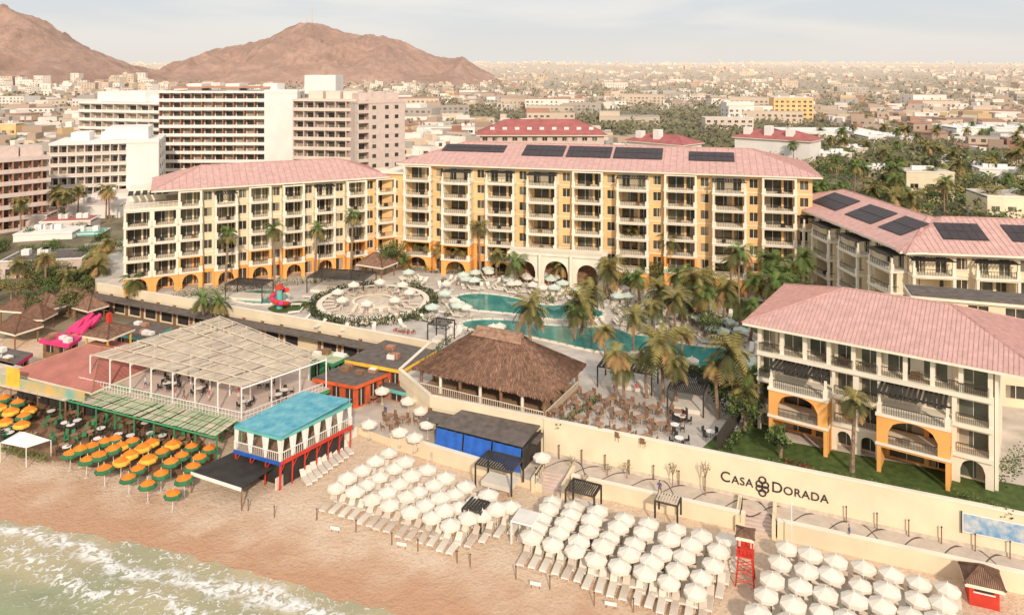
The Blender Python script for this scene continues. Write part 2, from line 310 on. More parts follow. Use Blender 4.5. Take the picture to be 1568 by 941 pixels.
# hills
def hillmat():
    m,N,L,geo,t=shoremat('hill'); b=N['Principled BSDF']; b.inputs['Roughness'].default_value=1
    a=nz(N,L,geo,.012,8,.6,.7); c=nz(N,L,geo,.05,8,0,.78); 
    col=mixc(N,L,mrng(N,L,a,.38,.62),(.30,.18,.13),(.50,.31,.235)); col=mixc(N,L,mrng(N,L,c,.47,.60,0,.6),col,(.19,.14,.085)); col=mixc(N,L,mrng(N,L,c,.60,.68,0,.6),col,(.72,.52,.42))
    col=mixc(N,L,.30,col,(.74,.52,.44)); L.new(col,b.inputs['Base Color'])
    bp=N.new('ShaderNodeBump'); bp.inputs['Strength'].default_value=.8; bp.inputs['Distance'].default_value=9; L.new(mth(N,L,'ADD',c,a),bp.inputs['Height']); L.new(bp.outputs[0],b.inputs['Normal']); return m
M['hill']=hillmat()
def hill(prof,Yc,hd,seed):
    pts=[((u-UC)/FPX*Yc,HC+(VH-v)/FPX*Yc) for u,v in prof]
    x0,x1=pts[0][0],pts[-1][0]; nx,ny=280,120; V=[]
    def pr(x):
        for a,b in zip(pts,pts[1:]):
            if a[0]<=x<=b[0]: return a[1]+(b[1]-a[1])*(x-a[0])/(b[0]-a[0])
        return pts[-1][1] if x>x1 else pts[0][1]
    for j in range(ny+1):
        q=-1+2*j/ny
        for i in range(nx+1):
            x=x0+(x1-x0)*i/nx; y=Yc+q*hd
            w=30*noise.noise((x/120,y/160,seed))
            rid=noise.ridged_multi_fractal(Vector((x/95+.3*noise.noise((x/90,y/90,2)),y/260,seed)),1.0,2.1,6,1.0,2.0)
            f=1-abs(q)**1.2; h=pr(x+w*abs(q)*2)
            e=min(1,i/12,(nx-i)/12)
            z=2+(h-2)*f + (rid-1.1)*min(40,h*.30)*(1-f)**.4*f*1.9 + 3.0*noise.noise((x/14,y/14,seed))*f**.5*min(1,h/40)
            V.append((x,y,z if e>=1 else 2+(z-2)*e))
    Fc=[(j*(nx+1)+i,j*(nx+1)+i+1,(j+1)*(nx+1)+i+1,(j+1)*(nx+1)+i) for j in range(ny) for i in range(nx)]
    me=bpy.data.meshes.new('hill'); me.from_pydata(V,[],Fc); me.polygons.foreach_set('use_smooth',[True]*len(Fc)); me.materials.append(M['hill'])
    o=bpy.data.objects.new('hill',me); sc.collection.objects.link(o)
hill([(225,128),(265,112),(300,88),(345,75),(385,68),(410,60),(435,45),(460,35),(485,36),(540,52),(580,58),(615,62),(640,75),(665,87),(690,92),(712,89),(730,102),(760,118),(800,128)],2000,420,1.3)
hill([(-500,-20),(-300,-40),(-100,-20),(-40,-4),(-8,4),(17,14),(38,30),(62,50),(90,66),(120,76),(150,88),(185,106),(230,125)],1500,380,5.1)
hill([(-300,100),(100,100),(170,98),(215,104),(250,112),(330,120)],1900,300,8.1)
mb=MB(); hx,hy=(478-UC)/FPX*2000,2000
for dx in(-14,0): 
    mb.beam('mast','c_grey',(hx+dx,hy,160),(hx+dx,hy,206 if dx==0 else 186),.9,4,.5)
    for k in range(3): mb.beam('dish','c_white',(hx+dx-2,hy,176+k*7),(hx+dx+2,hy,176+k*7),1.1)
mb.build('radio_antenna')
# ---------------------------------------------------------------- distant town
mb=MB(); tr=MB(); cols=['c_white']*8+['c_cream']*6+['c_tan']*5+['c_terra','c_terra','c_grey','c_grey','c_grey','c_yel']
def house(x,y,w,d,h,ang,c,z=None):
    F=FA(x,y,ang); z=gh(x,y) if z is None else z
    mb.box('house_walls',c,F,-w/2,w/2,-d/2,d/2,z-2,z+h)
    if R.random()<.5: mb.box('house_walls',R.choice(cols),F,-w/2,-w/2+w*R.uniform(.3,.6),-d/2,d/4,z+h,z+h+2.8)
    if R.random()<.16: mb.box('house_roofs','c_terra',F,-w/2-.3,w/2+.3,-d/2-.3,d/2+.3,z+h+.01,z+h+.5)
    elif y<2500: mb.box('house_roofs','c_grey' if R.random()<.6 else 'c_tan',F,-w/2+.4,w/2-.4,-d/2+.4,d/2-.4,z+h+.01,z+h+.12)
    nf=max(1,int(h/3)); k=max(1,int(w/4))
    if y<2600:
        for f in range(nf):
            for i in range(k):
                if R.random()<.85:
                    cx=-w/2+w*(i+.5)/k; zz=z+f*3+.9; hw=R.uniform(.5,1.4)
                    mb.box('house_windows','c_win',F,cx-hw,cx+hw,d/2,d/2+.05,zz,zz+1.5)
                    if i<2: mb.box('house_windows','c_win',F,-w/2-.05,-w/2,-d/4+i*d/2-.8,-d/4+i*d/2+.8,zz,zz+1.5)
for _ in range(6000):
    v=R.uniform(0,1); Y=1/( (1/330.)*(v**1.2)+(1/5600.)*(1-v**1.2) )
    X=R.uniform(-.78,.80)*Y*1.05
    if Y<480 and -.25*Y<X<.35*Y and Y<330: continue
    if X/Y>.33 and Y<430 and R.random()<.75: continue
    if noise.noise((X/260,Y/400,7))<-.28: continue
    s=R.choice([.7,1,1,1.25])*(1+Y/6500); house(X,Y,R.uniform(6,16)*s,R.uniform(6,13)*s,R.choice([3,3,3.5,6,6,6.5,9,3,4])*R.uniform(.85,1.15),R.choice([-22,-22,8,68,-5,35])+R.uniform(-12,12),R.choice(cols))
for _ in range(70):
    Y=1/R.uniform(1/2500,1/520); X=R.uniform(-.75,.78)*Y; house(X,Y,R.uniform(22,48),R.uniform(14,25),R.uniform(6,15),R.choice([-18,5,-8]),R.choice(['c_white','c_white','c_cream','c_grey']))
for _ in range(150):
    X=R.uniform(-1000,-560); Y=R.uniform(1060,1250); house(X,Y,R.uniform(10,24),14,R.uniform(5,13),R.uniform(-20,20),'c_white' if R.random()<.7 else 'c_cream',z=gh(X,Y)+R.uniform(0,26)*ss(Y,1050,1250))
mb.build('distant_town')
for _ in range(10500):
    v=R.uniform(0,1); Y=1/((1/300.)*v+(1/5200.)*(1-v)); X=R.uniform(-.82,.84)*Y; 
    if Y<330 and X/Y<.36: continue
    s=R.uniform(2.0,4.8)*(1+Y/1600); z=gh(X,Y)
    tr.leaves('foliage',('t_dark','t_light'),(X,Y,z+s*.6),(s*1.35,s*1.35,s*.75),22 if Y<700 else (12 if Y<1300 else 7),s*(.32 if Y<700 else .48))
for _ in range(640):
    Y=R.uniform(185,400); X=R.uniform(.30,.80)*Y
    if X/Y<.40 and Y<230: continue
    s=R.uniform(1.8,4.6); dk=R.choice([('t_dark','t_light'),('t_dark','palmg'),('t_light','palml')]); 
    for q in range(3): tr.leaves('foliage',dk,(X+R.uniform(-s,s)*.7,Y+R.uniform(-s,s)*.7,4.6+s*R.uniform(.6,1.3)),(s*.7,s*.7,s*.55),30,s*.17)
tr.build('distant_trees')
def flatblock(name,u,v,w,d,h,ang,c,z0=4.6,win=True,roofc=None):
    x,y=S(u,v,z0); mb=MB(); F=FA(x,y,ang); 
    nf=max(1,int(h/3.1)); n=max(2,int(w/4)); ops=[(i*w/n+w/n*.25,i*w/n+w/n*.75,z0+f*3.1+1,z0+f*3.1+2.4) for i in range(n) for f in range(nf)]
    openwall(mb,F,0,w,z0,z0+h,ops if win else [],c); mb.box('walls',c,F,0,w,-d,-.3,z0,z0+h-.5); mb.box('parapet','hwhite',F,-.1,w+.1,-d,.15,z0+h,z0+h+.25)
    mb.box('roof',roofc or 'stone',F,.3,w-.3,-d+.4,-.2,z0+h+.25,z0+h+.3)
    for i in range(4): 
        q=R.uniform(1,max(1.2,w-3)); mb.box('rooftop_units','hwhite',F,q,q+1.6,-d*.6,-d*.6+1.5,z0+h+.3,z0+h+1.5)
    mb.build(name)
flatblock('warehouse',1205,222,50,30,7,-3,'hwhite',roofc='hwhite'); flatblock('warehouse',1330,228,42,28,6,-3,'hwhite',roofc='hwhite'); flatblock('warehouse',1465,222,60,24,9,-3,'hwhite',roofc='hwhite')
flatblock('apartment_block',1185,192,28,14,20,-5,'wallyel'); flatblock('apartment_block',1388,308,14,10,9,-8,'wall'); flatblock('apartment_block',1512,348,20,12,8,-8,'wall')
flatblock('apartment_block',1080,205,30,14,10,-5,'hbeige'); flatblock('apartment_block',640,225,30,18,10,5,'hwhite'); flatblock('apartment_block',0,225,8,10,12,5,'wallyel')
for u_,v_,w_ in((1260,258,14),(1330,275,12),(1440,262,16),(1500,285,14),(1545,262,15),(1300,248,12),(1390,250,18)): flatblock('house',u_,v_,w_,9,R.choice([4,6]),R.uniform(-20,10),R.choice(['hwhite','wall','hbeige']),roofc=R.choice(['hwhite','stone','hrust']))
# ---------------------------------------------------------------- neighbouring hotels
def slabhotel(p0,p1,depth,z0,nf,fh,wallm,accent,nb,endw=0,rowcol=None,roofbits=True):
    F=Fr(p0,p1); mb=MB(); L_=F.L; H=nf*fh
    mb.box('core',wallm,F,0,L_,-depth,-2.2,z0,z0+H)
    w=(L_-endw)/nb
    if endw: mb.box('end_wall',wallm,F,L_-endw,L_,-2.2,0,z0,z0+H+1)
    for k in range(nf):
        z=z0+k*fh
        mb.box('balcony_slabs',wallm,F,0,L_-endw,-2.2,.1,z-.15,z+.15)
        mb.box('balcony_fronts',rowcol or wallm,F,0,L_-endw,-.1,.12,z+.15,z+.95)
        for i in range(nb):
            x=i*w; mb.box('party_walls',accent,F,x,x+.3,-2.2,-.1,z+.15,z+fh-.15)
            mb.box('door_glass',RG.choice(['glass','glass','glass2','curtain']),F,x+.7,x+w-.5,-2.2,-2.12,z+.2,z+2.4)
    mb.box('parapet',wallm,F,-.1,L_+.1,-depth-.1,.15,z0+H-.15,z0+H+.5)
    if roofbits:
        for i in range(3): mb.box('roof_plant',wallm,F,L_*(.15+.28*i),L_*(.15+.28*i)+5,-depth*.7,-depth*.3,z0+H+.5,z0+H+3)
    for k in range(nf):
        for j in range(3): mb.box('side_windows','glass',F,L_+.002,L_+.06,-depth*(.25+.25*j)-.6,-depth*(.25+.25*j)+.6,z0+k*fh+1,z0+k*fh+2.3)
    return mb,F
def at(u,Y): return ((u-UC)/FPX*Y,Y)
mb,F=slabhotel(at(-60,182),at(78,196),18,1.5,7,3.0,'hpink','hrust',9); mb.build('seaside_hotel')
mb,F=slabhotel(at(75,222),at(243,232),22,4,6,3.2,'hwhite','hbeige',9,endw=9,rowcol='hbeige'); mb.box('upper_storey','hwhite',F,14,26,-20,-6,23.8,27.5); mb.build('seaside_hotel')
mb,F=slabhotel(at(120,285),at(245,275),22,4,9,3.2,'hwhite','hbeige',7); mb.box('penthouse','hwhite',F,6,28,-22,-3,33.4,37.2); mb.build('tower_hotel')
mb,F=slabhotel(at(243,262),at(455,262),22,4,11,3.05,'hwhite','hrust',10,endw=11.5); mb.box('lift_tower','hwhite',F,50,61,-16,-4,37.0,43.6)
mb.box('roof_canopy','hrust',F,2,37,-15,-5,39,39.5); mb.build('tower_hotel')
mb,F=slabhotel(at(448,244),at(545,240),16,4,10,3.15,'hbeige','hpink',6); mb.build('tower_hotel')
mb,F=slabhotel(at(548,236),at(620,246),16,4,10,3.1,'hpink','hbeige',1,endw=13); 
for k in range(10):
    for x in(5,9.5,13): mb.box('windows','glass',F,x,x+1.3,.003,.06,5+k*3.1,6.2+k*3.1)
mb.build('tower_hotel')
mb=MB(); F=Fr(at(735,300),at(925,300))
openwall(mb,F,0,F.L,4,19,[(x*4+1,x*4+3,4+f*3+1,4+f*3+2.4) for x in range(int(F.L/4)) for f in range(5)],'hpink'); mb.box('walls','hpink',F,0,F.L,-20,-.3,4,19)
hip(mb,F,-1.5,F.L+1.5,1.5,-22,19.4,5.5,ribs=0,roof='hredroof',rib='hredroof')
for i in range(9): mb.box('dormers','hwhite',F,4+i*5,5.8+i*5,-2.5,-4,20.8,22.2)
mb.build('red_roof_apartments')
for (a,b,h,n) in ((960,1045,15,2),(1125,1240,16.5,3)):
    mb=MB(); F=Fr(at(a,320),at(b,300)); mb.box('walls','hwhite',F,0,F.L,-14,0,4,h); hip(mb,F,-1,F.L+1,1,-15,h+.3,3.2,ribs=0,roof='hredroof',rib='hredroof')
    for i in range(n): mb.box('towers','hwhite',F,3+i*9,6+i*9,-5,-2,h,h+4.5+i%2)
    mb.build('red_roof_apartments')
# ---------------------------------------------------------------- resort wings
fh=3.05
def wing(F,nf,segs,depth,z0=T,roofr=(0,None),rise=3.2,panels=(),sp=.6,ov=1.7,rear='wallyel'):
    mb=MB(); x=0
    for kind,w,opt in segs:
        n=nf+opt.get('df',0)
        if kind=='B': bay(mb,F,x,x+w,z0,n-(opt.get('cut',0)),fh,proj=opt.get('proj',1.5),nlow=opt.get('nlow',2),sp=sp,cap=opt.get('cap',False),gl=opt.get('gl','glass'),rear=rear)
        else: wallbay(mb,F,x,x+w,z0,n,fh,n=opt.get('n',1),nlow=opt.get('nlow',1),m=opt.get('m','wallyel'))
        if opt.get('cut'):
            zz=z0+(n-opt['cut'])*fh; wallbay(mb,F,x,x+w,zz,opt['cut'],fh,n=2,nlow=0,m='wall')
        mb.box('core','wall',F,x,x+w,-depth,-1.92,z0,z0+n*fh)
        x+=w
    x0,x1=roofr; x1=x1 or F.L
    hip(mb,F,x0-1.6,x1+1.6,ov,-depth-1,z0+nf*fh+.35,rise,ribs=1.2)
    for a,b,t0,t1 in panels: solar(mb,F,a,b,t0,t1,ov,(ov-depth-1)/2,z0+nf*fh+.35,rise)
    return mb
FL=Fr(S(190,450,T),S(618,402,T))
segs=[('B',4.6,dict(df=-1,nlow=1)),('B',4.4,dict(df=-1,nlow=1))]
rem=FL.L-9; u=rem/7
for i in range(7): segs+= [('B',u*.66,dict(nlow=2 if i%3!=1 else 1,proj=1.5+.8*(i%2),gl='glass2' if i<3 else 'glass',cut=1 if i%3==1 else 0,cap=i%3==1)),('W',u*.34,dict(m='wall' if i<5 else 'wallyel',nlow=1))]
mb=wing(FL,6,segs,15,roofr=(6,FL.L-5),rear='wall'); mb.box('roof_terrace','trim',FL,0,9,-15,1.6,T+5*fh-.1,T+5*fh+.3)
for i in range(6): mb.box('rooftop_pergola','dark',FL,.5+i*1.2,1.3+i*1.2,-7,-2,T+5*fh+2.2,T+5*fh+2.35)
mb.box('rooftop_room','trim',FL,.6,7,-14,-8,T+5*fh+.3,T+5*fh+2.6); rail(mb,FL,0,9,1.5,T+5*fh+.3,1,.8,'trim',.1); mb.build('resort_left_wing')
FC=Fr(S(622,410,T),S(1244,454,T)); segs=[]; u=FC.L/9.0
for i in range(9): segs+=[('B',u*.68,dict(nlow=[2,2,1,1,0,1,2,1,2][i],proj=1.5+1.5*(i%2),cut=1 if i in(1,2,3,5,7) else 0,cap=i in(1,2,3,5,7))),('W',u*.32,dict(nlow=[2,2,1,1,1,2,1,2,1][i],n=1))]
mb=wing(FC,7,segs,20,rise=3.6,panels=[(6,19.5,.55,.85),(23.5,32,.45,.9),(32.6,41.5,.45,.9),(42,51.5,.45,.9),(56.5,65,.45,.8)],sp=.7)
s0,s1=24.0,41.5; AH=6.2
mb.box('arcade_deck','trim',FC,s0-.5,s1+.5,3.3,7.6,T+AH,T+AH+.4)
w=(s1-s0)/3
for i in range(3): arch(mb,FC,s0+w*i,s0+w*(i+1),T,T+AH,7.3,.8,w*(.78 if i==1 else .66),3.0,'trim','arcade',14)
mb.box('arcade','trim',FC,s0,s0+.6,3.3,6.5,T,T+AH); mb.box('arcade','trim',FC,s1-.6,s1,3.3,6.5,T,T+AH); rail(mb,FC,s0,s1,7.4,T+AH+.4,1,.35,'trim',.1)
mb.box('arcade_interior','wood',FC,s0+.7,s1-.7,3.4,3.6,T,T+AH-.1)
for x in (s0+w,s0+2*w): mb.beam('arcade_columns','trim',FC.p(x,8.0,T),FC.p(x,8.0,T+AH+.4),.3,10)
mb.box('arcade_steps','stone',FC,s0+w,s0+2*w,8.4,11,T+.01,T+.2)
mb.build('resort_main_building')
mb=MB(); F=Fr(S(585,404,T),S(625,408,T)); mb.box('walls','wallyel',F,0,F.L,-10,-.3,T,T+19); wallbay(mb,F,0,F.L,T,6,fh,n=1,nlow=1); mb.box('cornice','trim',F,-.2,F.L+.2,-10,.2,T+19.01,T+19.5); mb.build('stair_tower')
FR1=Fr((53.5,142),(56,106)); segs=[]; u=FR1.L/4
for i in range(4): segs+=[('W',u*.34,dict(n=1,nlow=1,m='wall')),('B',u*.66,dict(nlow=0,proj=2.4,cut=1,cap=True,gl='glass2'))]
mb=wing(FR1,5,segs,15,rise=3.2,panels=[(5,14,.3,.8),(17,25,.3,.8),(27,33,.3,.8)],roofr=(-2,FR1.L+1),rear='wall'); 
FR2=Fr((56,105.4),(96,98.5)); x=0
for i in range(5):
    w=FR2.L/5; bay(mb,FR2,x,x+w*.68,T,4,fh,nlow=0,cap=True,sp=.35,gl='glass2',rear='wall'); wallbay(mb,FR2,x,x+w*.68,T+4*fh,1,fh,n=2,nlow=0,m='wall')
    wallbay(mb,FR2,x+w*.68,x+w,T,5,fh,nlow=0,m='wall'); mb.box('core','wall',FR2,x,x+w,-14,-1.92,T,T+5*fh); x+=w
hip(mb,FR2,-1.8,FR2.L+1,1.6,-16,T+5*fh+.3,3.4,ribs=.8)
for a,b in((5,11),(14,22),(25,33)): solar(mb,FR2,a,b,.35,.8,1.6,-7.2,T+5*fh+.3,3.4)
mb.build('resort_right_wing')
mb=MB(); F=Fr((50.5,94),(72,87)); GH=12.2; openwall(mb,F,0,F.L,T,T+GH,[(2+i*4,4.2+i*4,T+f*3.1+1,T+f*3.1+2.6) for i in range(5) for f in range(4)],'wall'); mb.box('walls','wall',F,0,F.L,-4.5,-.3,T,T+GH)
mb.box('cornice','trim',F,-.4,F.L,-4.7,.4,T+GH,T+GH+.3); mb.box('flat_roof','darkroof',F,-.2,F.L,-4.5,.2,T+GH+.3,T+GH+.5); mb.build('gallery_building')
# front villa
FV=Fr(S(1160,655,T),S(1522,752,T)); vh=2.95; mb=MB(); Lv=FV.L; k=Lv/22.5
xs_=[0,1.9*k,7.9*k,12.6*k,19*k,Lv]
for a,b in((xs_[1],xs_[2]),(xs_[3],xs_[4])): 
    bay(mb,FV,a,b,T,2,vh,m='trim',low='orange',nlow=2,proj=2.4,sp=.22,cap=True,archk=1)
    z=T+2*vh; openwall(mb,FV,a,b,z,z+vh,[(a+.5,a+3.2,z+.2,z+2.4),(b-2.4,b-.5,z+.2,z+2.4)],'trim',y=-1.6,gl='glass2')
    openwall(mb,FV,a,b,T+3*vh,T+4*vh,[(a+.5,a+2.6,T+3*vh+.15,T+3*vh+2.4),(b-2.6,b-.5,T+3*vh+.15,T+3*vh+2.4)],'trim',y=-1.6,gl='glass2')
for a,b,n in((xs_[0],xs_[1],1),(xs_[2],xs_[3],2),(xs_[4],xs_[5],1)):
    w=(b-a)/n
    for f in range(4):
        z=T+f*vh
        for i in range(n):
            c=a+w*i
            if f==0: arch(mb,FV,c,c+w,z,z+vh-.3,0,.35,w*.6,1.4,'trim')
            elif f<3:
                mb.box('columns','trim',FV,c,c+w*.12,-.35,0,z+.1,z+vh-.3); mb.box('columns','trim',FV,c+w*.88,c+w,-.35,0,z+.1,z+vh-.3); mb.box('lintels','trim',FV,c+w*.12,c+w*.88,-.33,-.02,z+2.4,z+vh-.3)
            openwall(mb,FV,c,c+w,z,z+vh,[(c+w*.15,c+w*.85,z+.15,z+2.4)],'wall',th=.2,y=-1.3,gl='glass2')
            if f: rail(mb,FV,c+w*.12,c+w*.88,.1,z+.15,.9,.15)
        if f: mb.box('floor_slabs','trim',FV,a,b,-1.3,.3,z-.3,z+.1)
n=9
for i in range(n+1):
    x=i*(Lv-.5)/n; mb.box('columns','trim',FV,x,x+.42,-.45,-.03,T+3*vh+.1,T+4*vh-.3)
for i in range(n):
    x=i*(Lv-.5)/n+.42; rail(mb,FV,x,x+(Lv-.5)/n-.42,-.2,T+3*vh+.1,.95,.15)
mb.box('beam','trim',FV,0,Lv,-.5,.02,T+4*vh-.3,T+4*vh+.03); mb.box('core','trim',FV,0,Lv,-16,-1.95,T,T+4*vh)
mb.box('terrace_floor','trim',FV,0,Lv,-1.95,.32,T+3*vh-.32,T+3*vh+.11)
F2=FrSide(FV,Lv+.01,0,-1)
for f in range(4):
    z=T+f*vh; openwall(mb,F2,.3,16,z,z+vh,[(2+i*4.5,4+i*4.5,z+.4,z+2.4) for i in range(3)],'trim',th=.3,y=.35,gl='glass2')
for q in(.3,.38,.68): mb.box('terrace_table','wood',FV,Lv*q,Lv*q+.8,-1.2,-.7,T+3*vh+.12,T+3*vh+.85)
hip(mb,FV,-1.4,Lv+5,1.3,-17,T+4*vh+.35,3.2,ribs=.42)
mb.build('beachfront_villa')
# ---------------------------------------------------------------- resort platform
WA=(3.8,86.2); WB=(110,40); FW=Fr(WA,WB)
plat=[WB,WA,(-10,92.0),(-15,100),(-12,110),(-30.5,118.8),(-77.6,140),(-100,175),(-30,215),(150,190),(160,60)]
mb=MB(); mb.prism('terrace','paving',plat,-1,T,side='wall'); mb.build('pool_terrace')
pf=[(-24,95.5),(-14.3,89.3),(3.2,79.6),(3.6,82.6),(6.6,81.4),(6.2,80.0),(22.8,73.3),(23.2,75.6),(26,74.5),(25.6,72.2),(44.4,64.6),(100,42),(110,47),WA,(-10,92.5),(-15,100),(-22,101)]
mb=MB(); mb.prism('paving','promen',pf,-1,PR,side='wall')
F=Fr((-2,87.0),(80,52.0))
for k in range(28):
    for ph in (1,-1):
        pts=[(k*3.2+i*.4-1+ph*.3, 1.9*math.cos(i/11*math.pi)*ph+ .35*math.sin(i*.9)) for i in range(12)]
        for a,b in zip(pts,pts[1:]): mb.poly('inlay','pline',[F.p(a[0],a[1]-.13,PR+.004+.002*ph),F.p(b[0],b[1]-.13,PR+.004+.002*ph),F.p(b[0],b[1]+.13,PR+.004+.002*ph),F.p(a[0],a[1]+.13,PR+.004+.002*ph)])
        if ph==1 and k%3: break
mb.build('promenade')
mb=MB(); mb.box('wall_body','wall',FW,0,115,.02,.35,PR,5.75); mb.box('coping','trim',FW,-.05,115,-.05,.42,5.75,5.92); mb.box('plinth','stone',FW,0,115,.351,.45,PR,PR+.35)
mb.build('boundary_wall')
mb=MB()
for k in range(30):
    x=2+k*2.7
    if 19<x<30: continue
    mb.beam('bollard_post','wood',FW.p(x,.75,PR),FW.p(x,.75,PR+1.5),.06); mb.beam('bollard_cap','rail',FW.p(x,.75,PR+1.5),FW.p(x,.75,PR+1.6),.09)
mb.build('promenade_bollards')
def text(body,x,z,size,F,parent=None):
    c=bpy.data.curves.new('lettering','FONT'); c.body=body; c.size=size; c.extrude=.03; c.offset=.004; c.space_character=1.08; c.materials.append(M['dark'])
    o=bpy.data.objects.new('lettering',c); o.location=F.p(x,.40,z); o.rotation_euler=(math.pi/2,0,F.ang); sc.collection.objects.link(o); o.parent=parent; return o
sg=bpy.data.objects.new('wall_sign',None); sc.collection.objects.link(sg)
text('C',19.7,3.1,1.5,FW,sg); text('ASA',20.85,3.1,1.15,FW,sg); text('D',24.75,3.1,1.5,FW,sg); text('ORADA',25.9,3.1,1.15,FW,sg)
mb=MB()
for cx,cz,r in((23.9,4.05,.33),(23.6,3.6,.3),(24.2,3.6,.3),(23.6,3.15,.3),(24.2,3.15,.3),(23.9,2.75,.33)):
    for i in range(16):
        a,b=2*math.pi*i/16,2*math.pi*(i+1)/16
        mb.beam('emblem','dark',FW.p(cx+r*math.cos(a),.42,cz+r*math.sin(a)),FW.p(cx+r*math.cos(b),.42,cz+r*math.sin(b)),.075)
e=mb.build('emblem'); e.parent=sg
mb=MB(); mb.box('panel','white',FW,41.5,47,.45,.5,3.2,5.0); mb.box('map_print','signp',FW,41.6,46.9,.503,.51,3.3,4.9); mb.box('frame','rail',FW,41.4,41.5,.45,.55,3.1,5.1); mb.build('map_board')
for a,b in(((6.4,80.1),(22.8,73.2)),((25.6,72.1),(44.5,64.4)),((44.5,64.4),(100,41.8)),((-14.3,89.2),(-1,81.9))):
    F=Fr(a,b); mb=MB(); mb.box('wall_body','wall',F,0,F.L,-.1,.3,.2,PR+.75); mb.box('coping','trim',F,0,F.L,-.15,.36,PR+.75,PR+.87)
    mb.box('bench','trim',F,0,F.L,-.9,-.1,PR,PR+.4); mb.build('low_beach_wall')
for x,y in((4.9,82.0),(24.6,75.1)):
    mb=MB(); F=FA(x-1.6,y,-21)
    for k in range(7): mb.box('steps','hpink',F,0,3,k*.42-.6,k*.42-.18,.3,PR-k*.16+.01)
    for xx in(-.35,3.0): mb.box('side_wall','wall',F,xx,xx+.35,-1.5,2.6,.3,PR+.6)
    rail(mb,FrSide(F,.1,2.4,-3.5),0,3,0,PR,.9,.6,'rail'); mb.build('beach_stairs')
mb=MB(); F=FW; mb.poly('lawn','lawn',[F.p(17,-.1,T+.01),F.p(115,-.1,T+.01),F.p(115,-7,T+.01),F.p(19,-7,T+.01)]); mb.build('lawn')
def patch(name,uv,m,z=T,dz=.012,k=2):
    p=chaikin([S(a,b,z) for a,b in uv],k); mb=MB(); mb.poly(name,m,[(x,y,z+dz) for x,y in p]); mb.build(name); return p
patch('lawn',[(400,470),(470,458),(480,470),(430,482)],'lawn'); patch('lawn',[(1095,455),(1180,462),(1220,480),(1170,515),(1130,500)],'lawn'); patch('lawn',[(1180,600),(1140,650),(1120,690),(1160,700),(1200,660)],'lawn')
patch('restaurant_floor',[(0,690),(90,705),(300,735),(340,690),(200,600),(0,590)],'wood',z=1.15,dz=0,k=1)
patch('dirt_yard',[(-40,478),(150,470),(170,500),(60,520),(-40,515)],'dirt',z=.97,dz=0,k=1)
pa=[(688,456),(725,447),(790,455),(830,468),(880,466),(935,478),(905,494),(840,489),(780,480),(705,474)]
pb=[(700,492),(760,487),(850,500),(940,500),(965,512),(1000,514),(1060,530),(1120,533),(1165,548),(1130,566),(1040,562),(975,547),(900,537),(850,524),(790,512),(715,506)]
pc=[(345,458),(370,446),(410,443),(445,450),(440,462),(395,468)]
pools=[]
for uv in(pa,pb,pc):
    p=chaikin([S(a,b,T) for a,b in uv],2); pools.append(p); mb=MB(); mb.poly('water','pool',[(x,y,T+.06) for x,y in p])
    for i in range(len(p)):
        a,b=p[i],p[(i+1)%len(p)]
        if math.hypot(a[0]-b[0],a[1]-b[1])>.01:
            F=Fr(a,b); mb.box('coping','trim',F,-.08,F.L+.08,-.25,.25,T,T+.16)
    mb.build('swimming_pool')
mb=MB(); cx,cy=S(572,468,T); PX,PY=cx,cy
for k in range(48):
    a,b=2*math.pi*k/48,2*math.pi*(k+1)/48
    for r0,r1,z,m_ in((8.6,9.6,T+.9,'trim'),(0,8.6,T+.6,'stone'),(3.2,3.7,T+.95,'trim')):
        mb.poly('deck' if r0==0 else 'ring_wall',m_,[(cx+r0*math.cos(a),cy+r0*math.sin(a),z),(cx+r1*math.cos(a),cy+r1*math.sin(a),z),(cx+r1*math.cos(b),cy+r1*math.sin(b),z),(cx+r0*math.cos(b),cy+r0*math.sin(b),z)])
    for r0,zz in((9.6,T),(3.7,T+.6)): mb.poly('ring_wall','trim',[(cx+r0*math.cos(a),cy+r0*math.sin(a),zz),(cx+r0*math.cos(b),cy+r0*math.sin(b),zz),(cx+r0*math.cos(b),cy+r0*math.sin(b),T+.9),(cx+r0*math.cos(a),cy+r0*math.sin(a),T+.9)])
mb.build('sun_plaza')
mb=MB()
for k in range(100):
    a=2*math.pi*k/100
    if 1.2<a<1.7: continue
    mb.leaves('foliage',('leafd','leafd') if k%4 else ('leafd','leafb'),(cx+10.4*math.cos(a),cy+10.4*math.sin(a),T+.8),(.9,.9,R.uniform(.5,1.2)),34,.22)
mb.build('hedge')
for a,b in(((-77.6,140),(-30.5,118.8)),((-30.5,118.8),(-12,110)),((-12,110),(-15,100)),((-15,100),(-10,92)),((-10,92),WA)):
    F=Fr(a,b); mb=MB(); mb.box('parapet','wall',F,0,F.L,-.2,.15,T-.6,T+.8); mb.box('coping','trim',F,0,F.L,-.25,.2,T+.8,T+.9)
    n=int(F.L/4)
    if n>2:
        for i in range(n): mb.box('garage_openings','dark',F,i*4+.7,i*4+3.2,.01,.05,1.2,3.6); mb.box('buttress','wood',F,i*4-.2,i*4+.2,0,.35,.9,T-.6)
        mb.box('lower_eave','darkroof',F,0,F.L,.15,2.6,T-1.1,T-.9)
    mb.build('terrace_parapet')
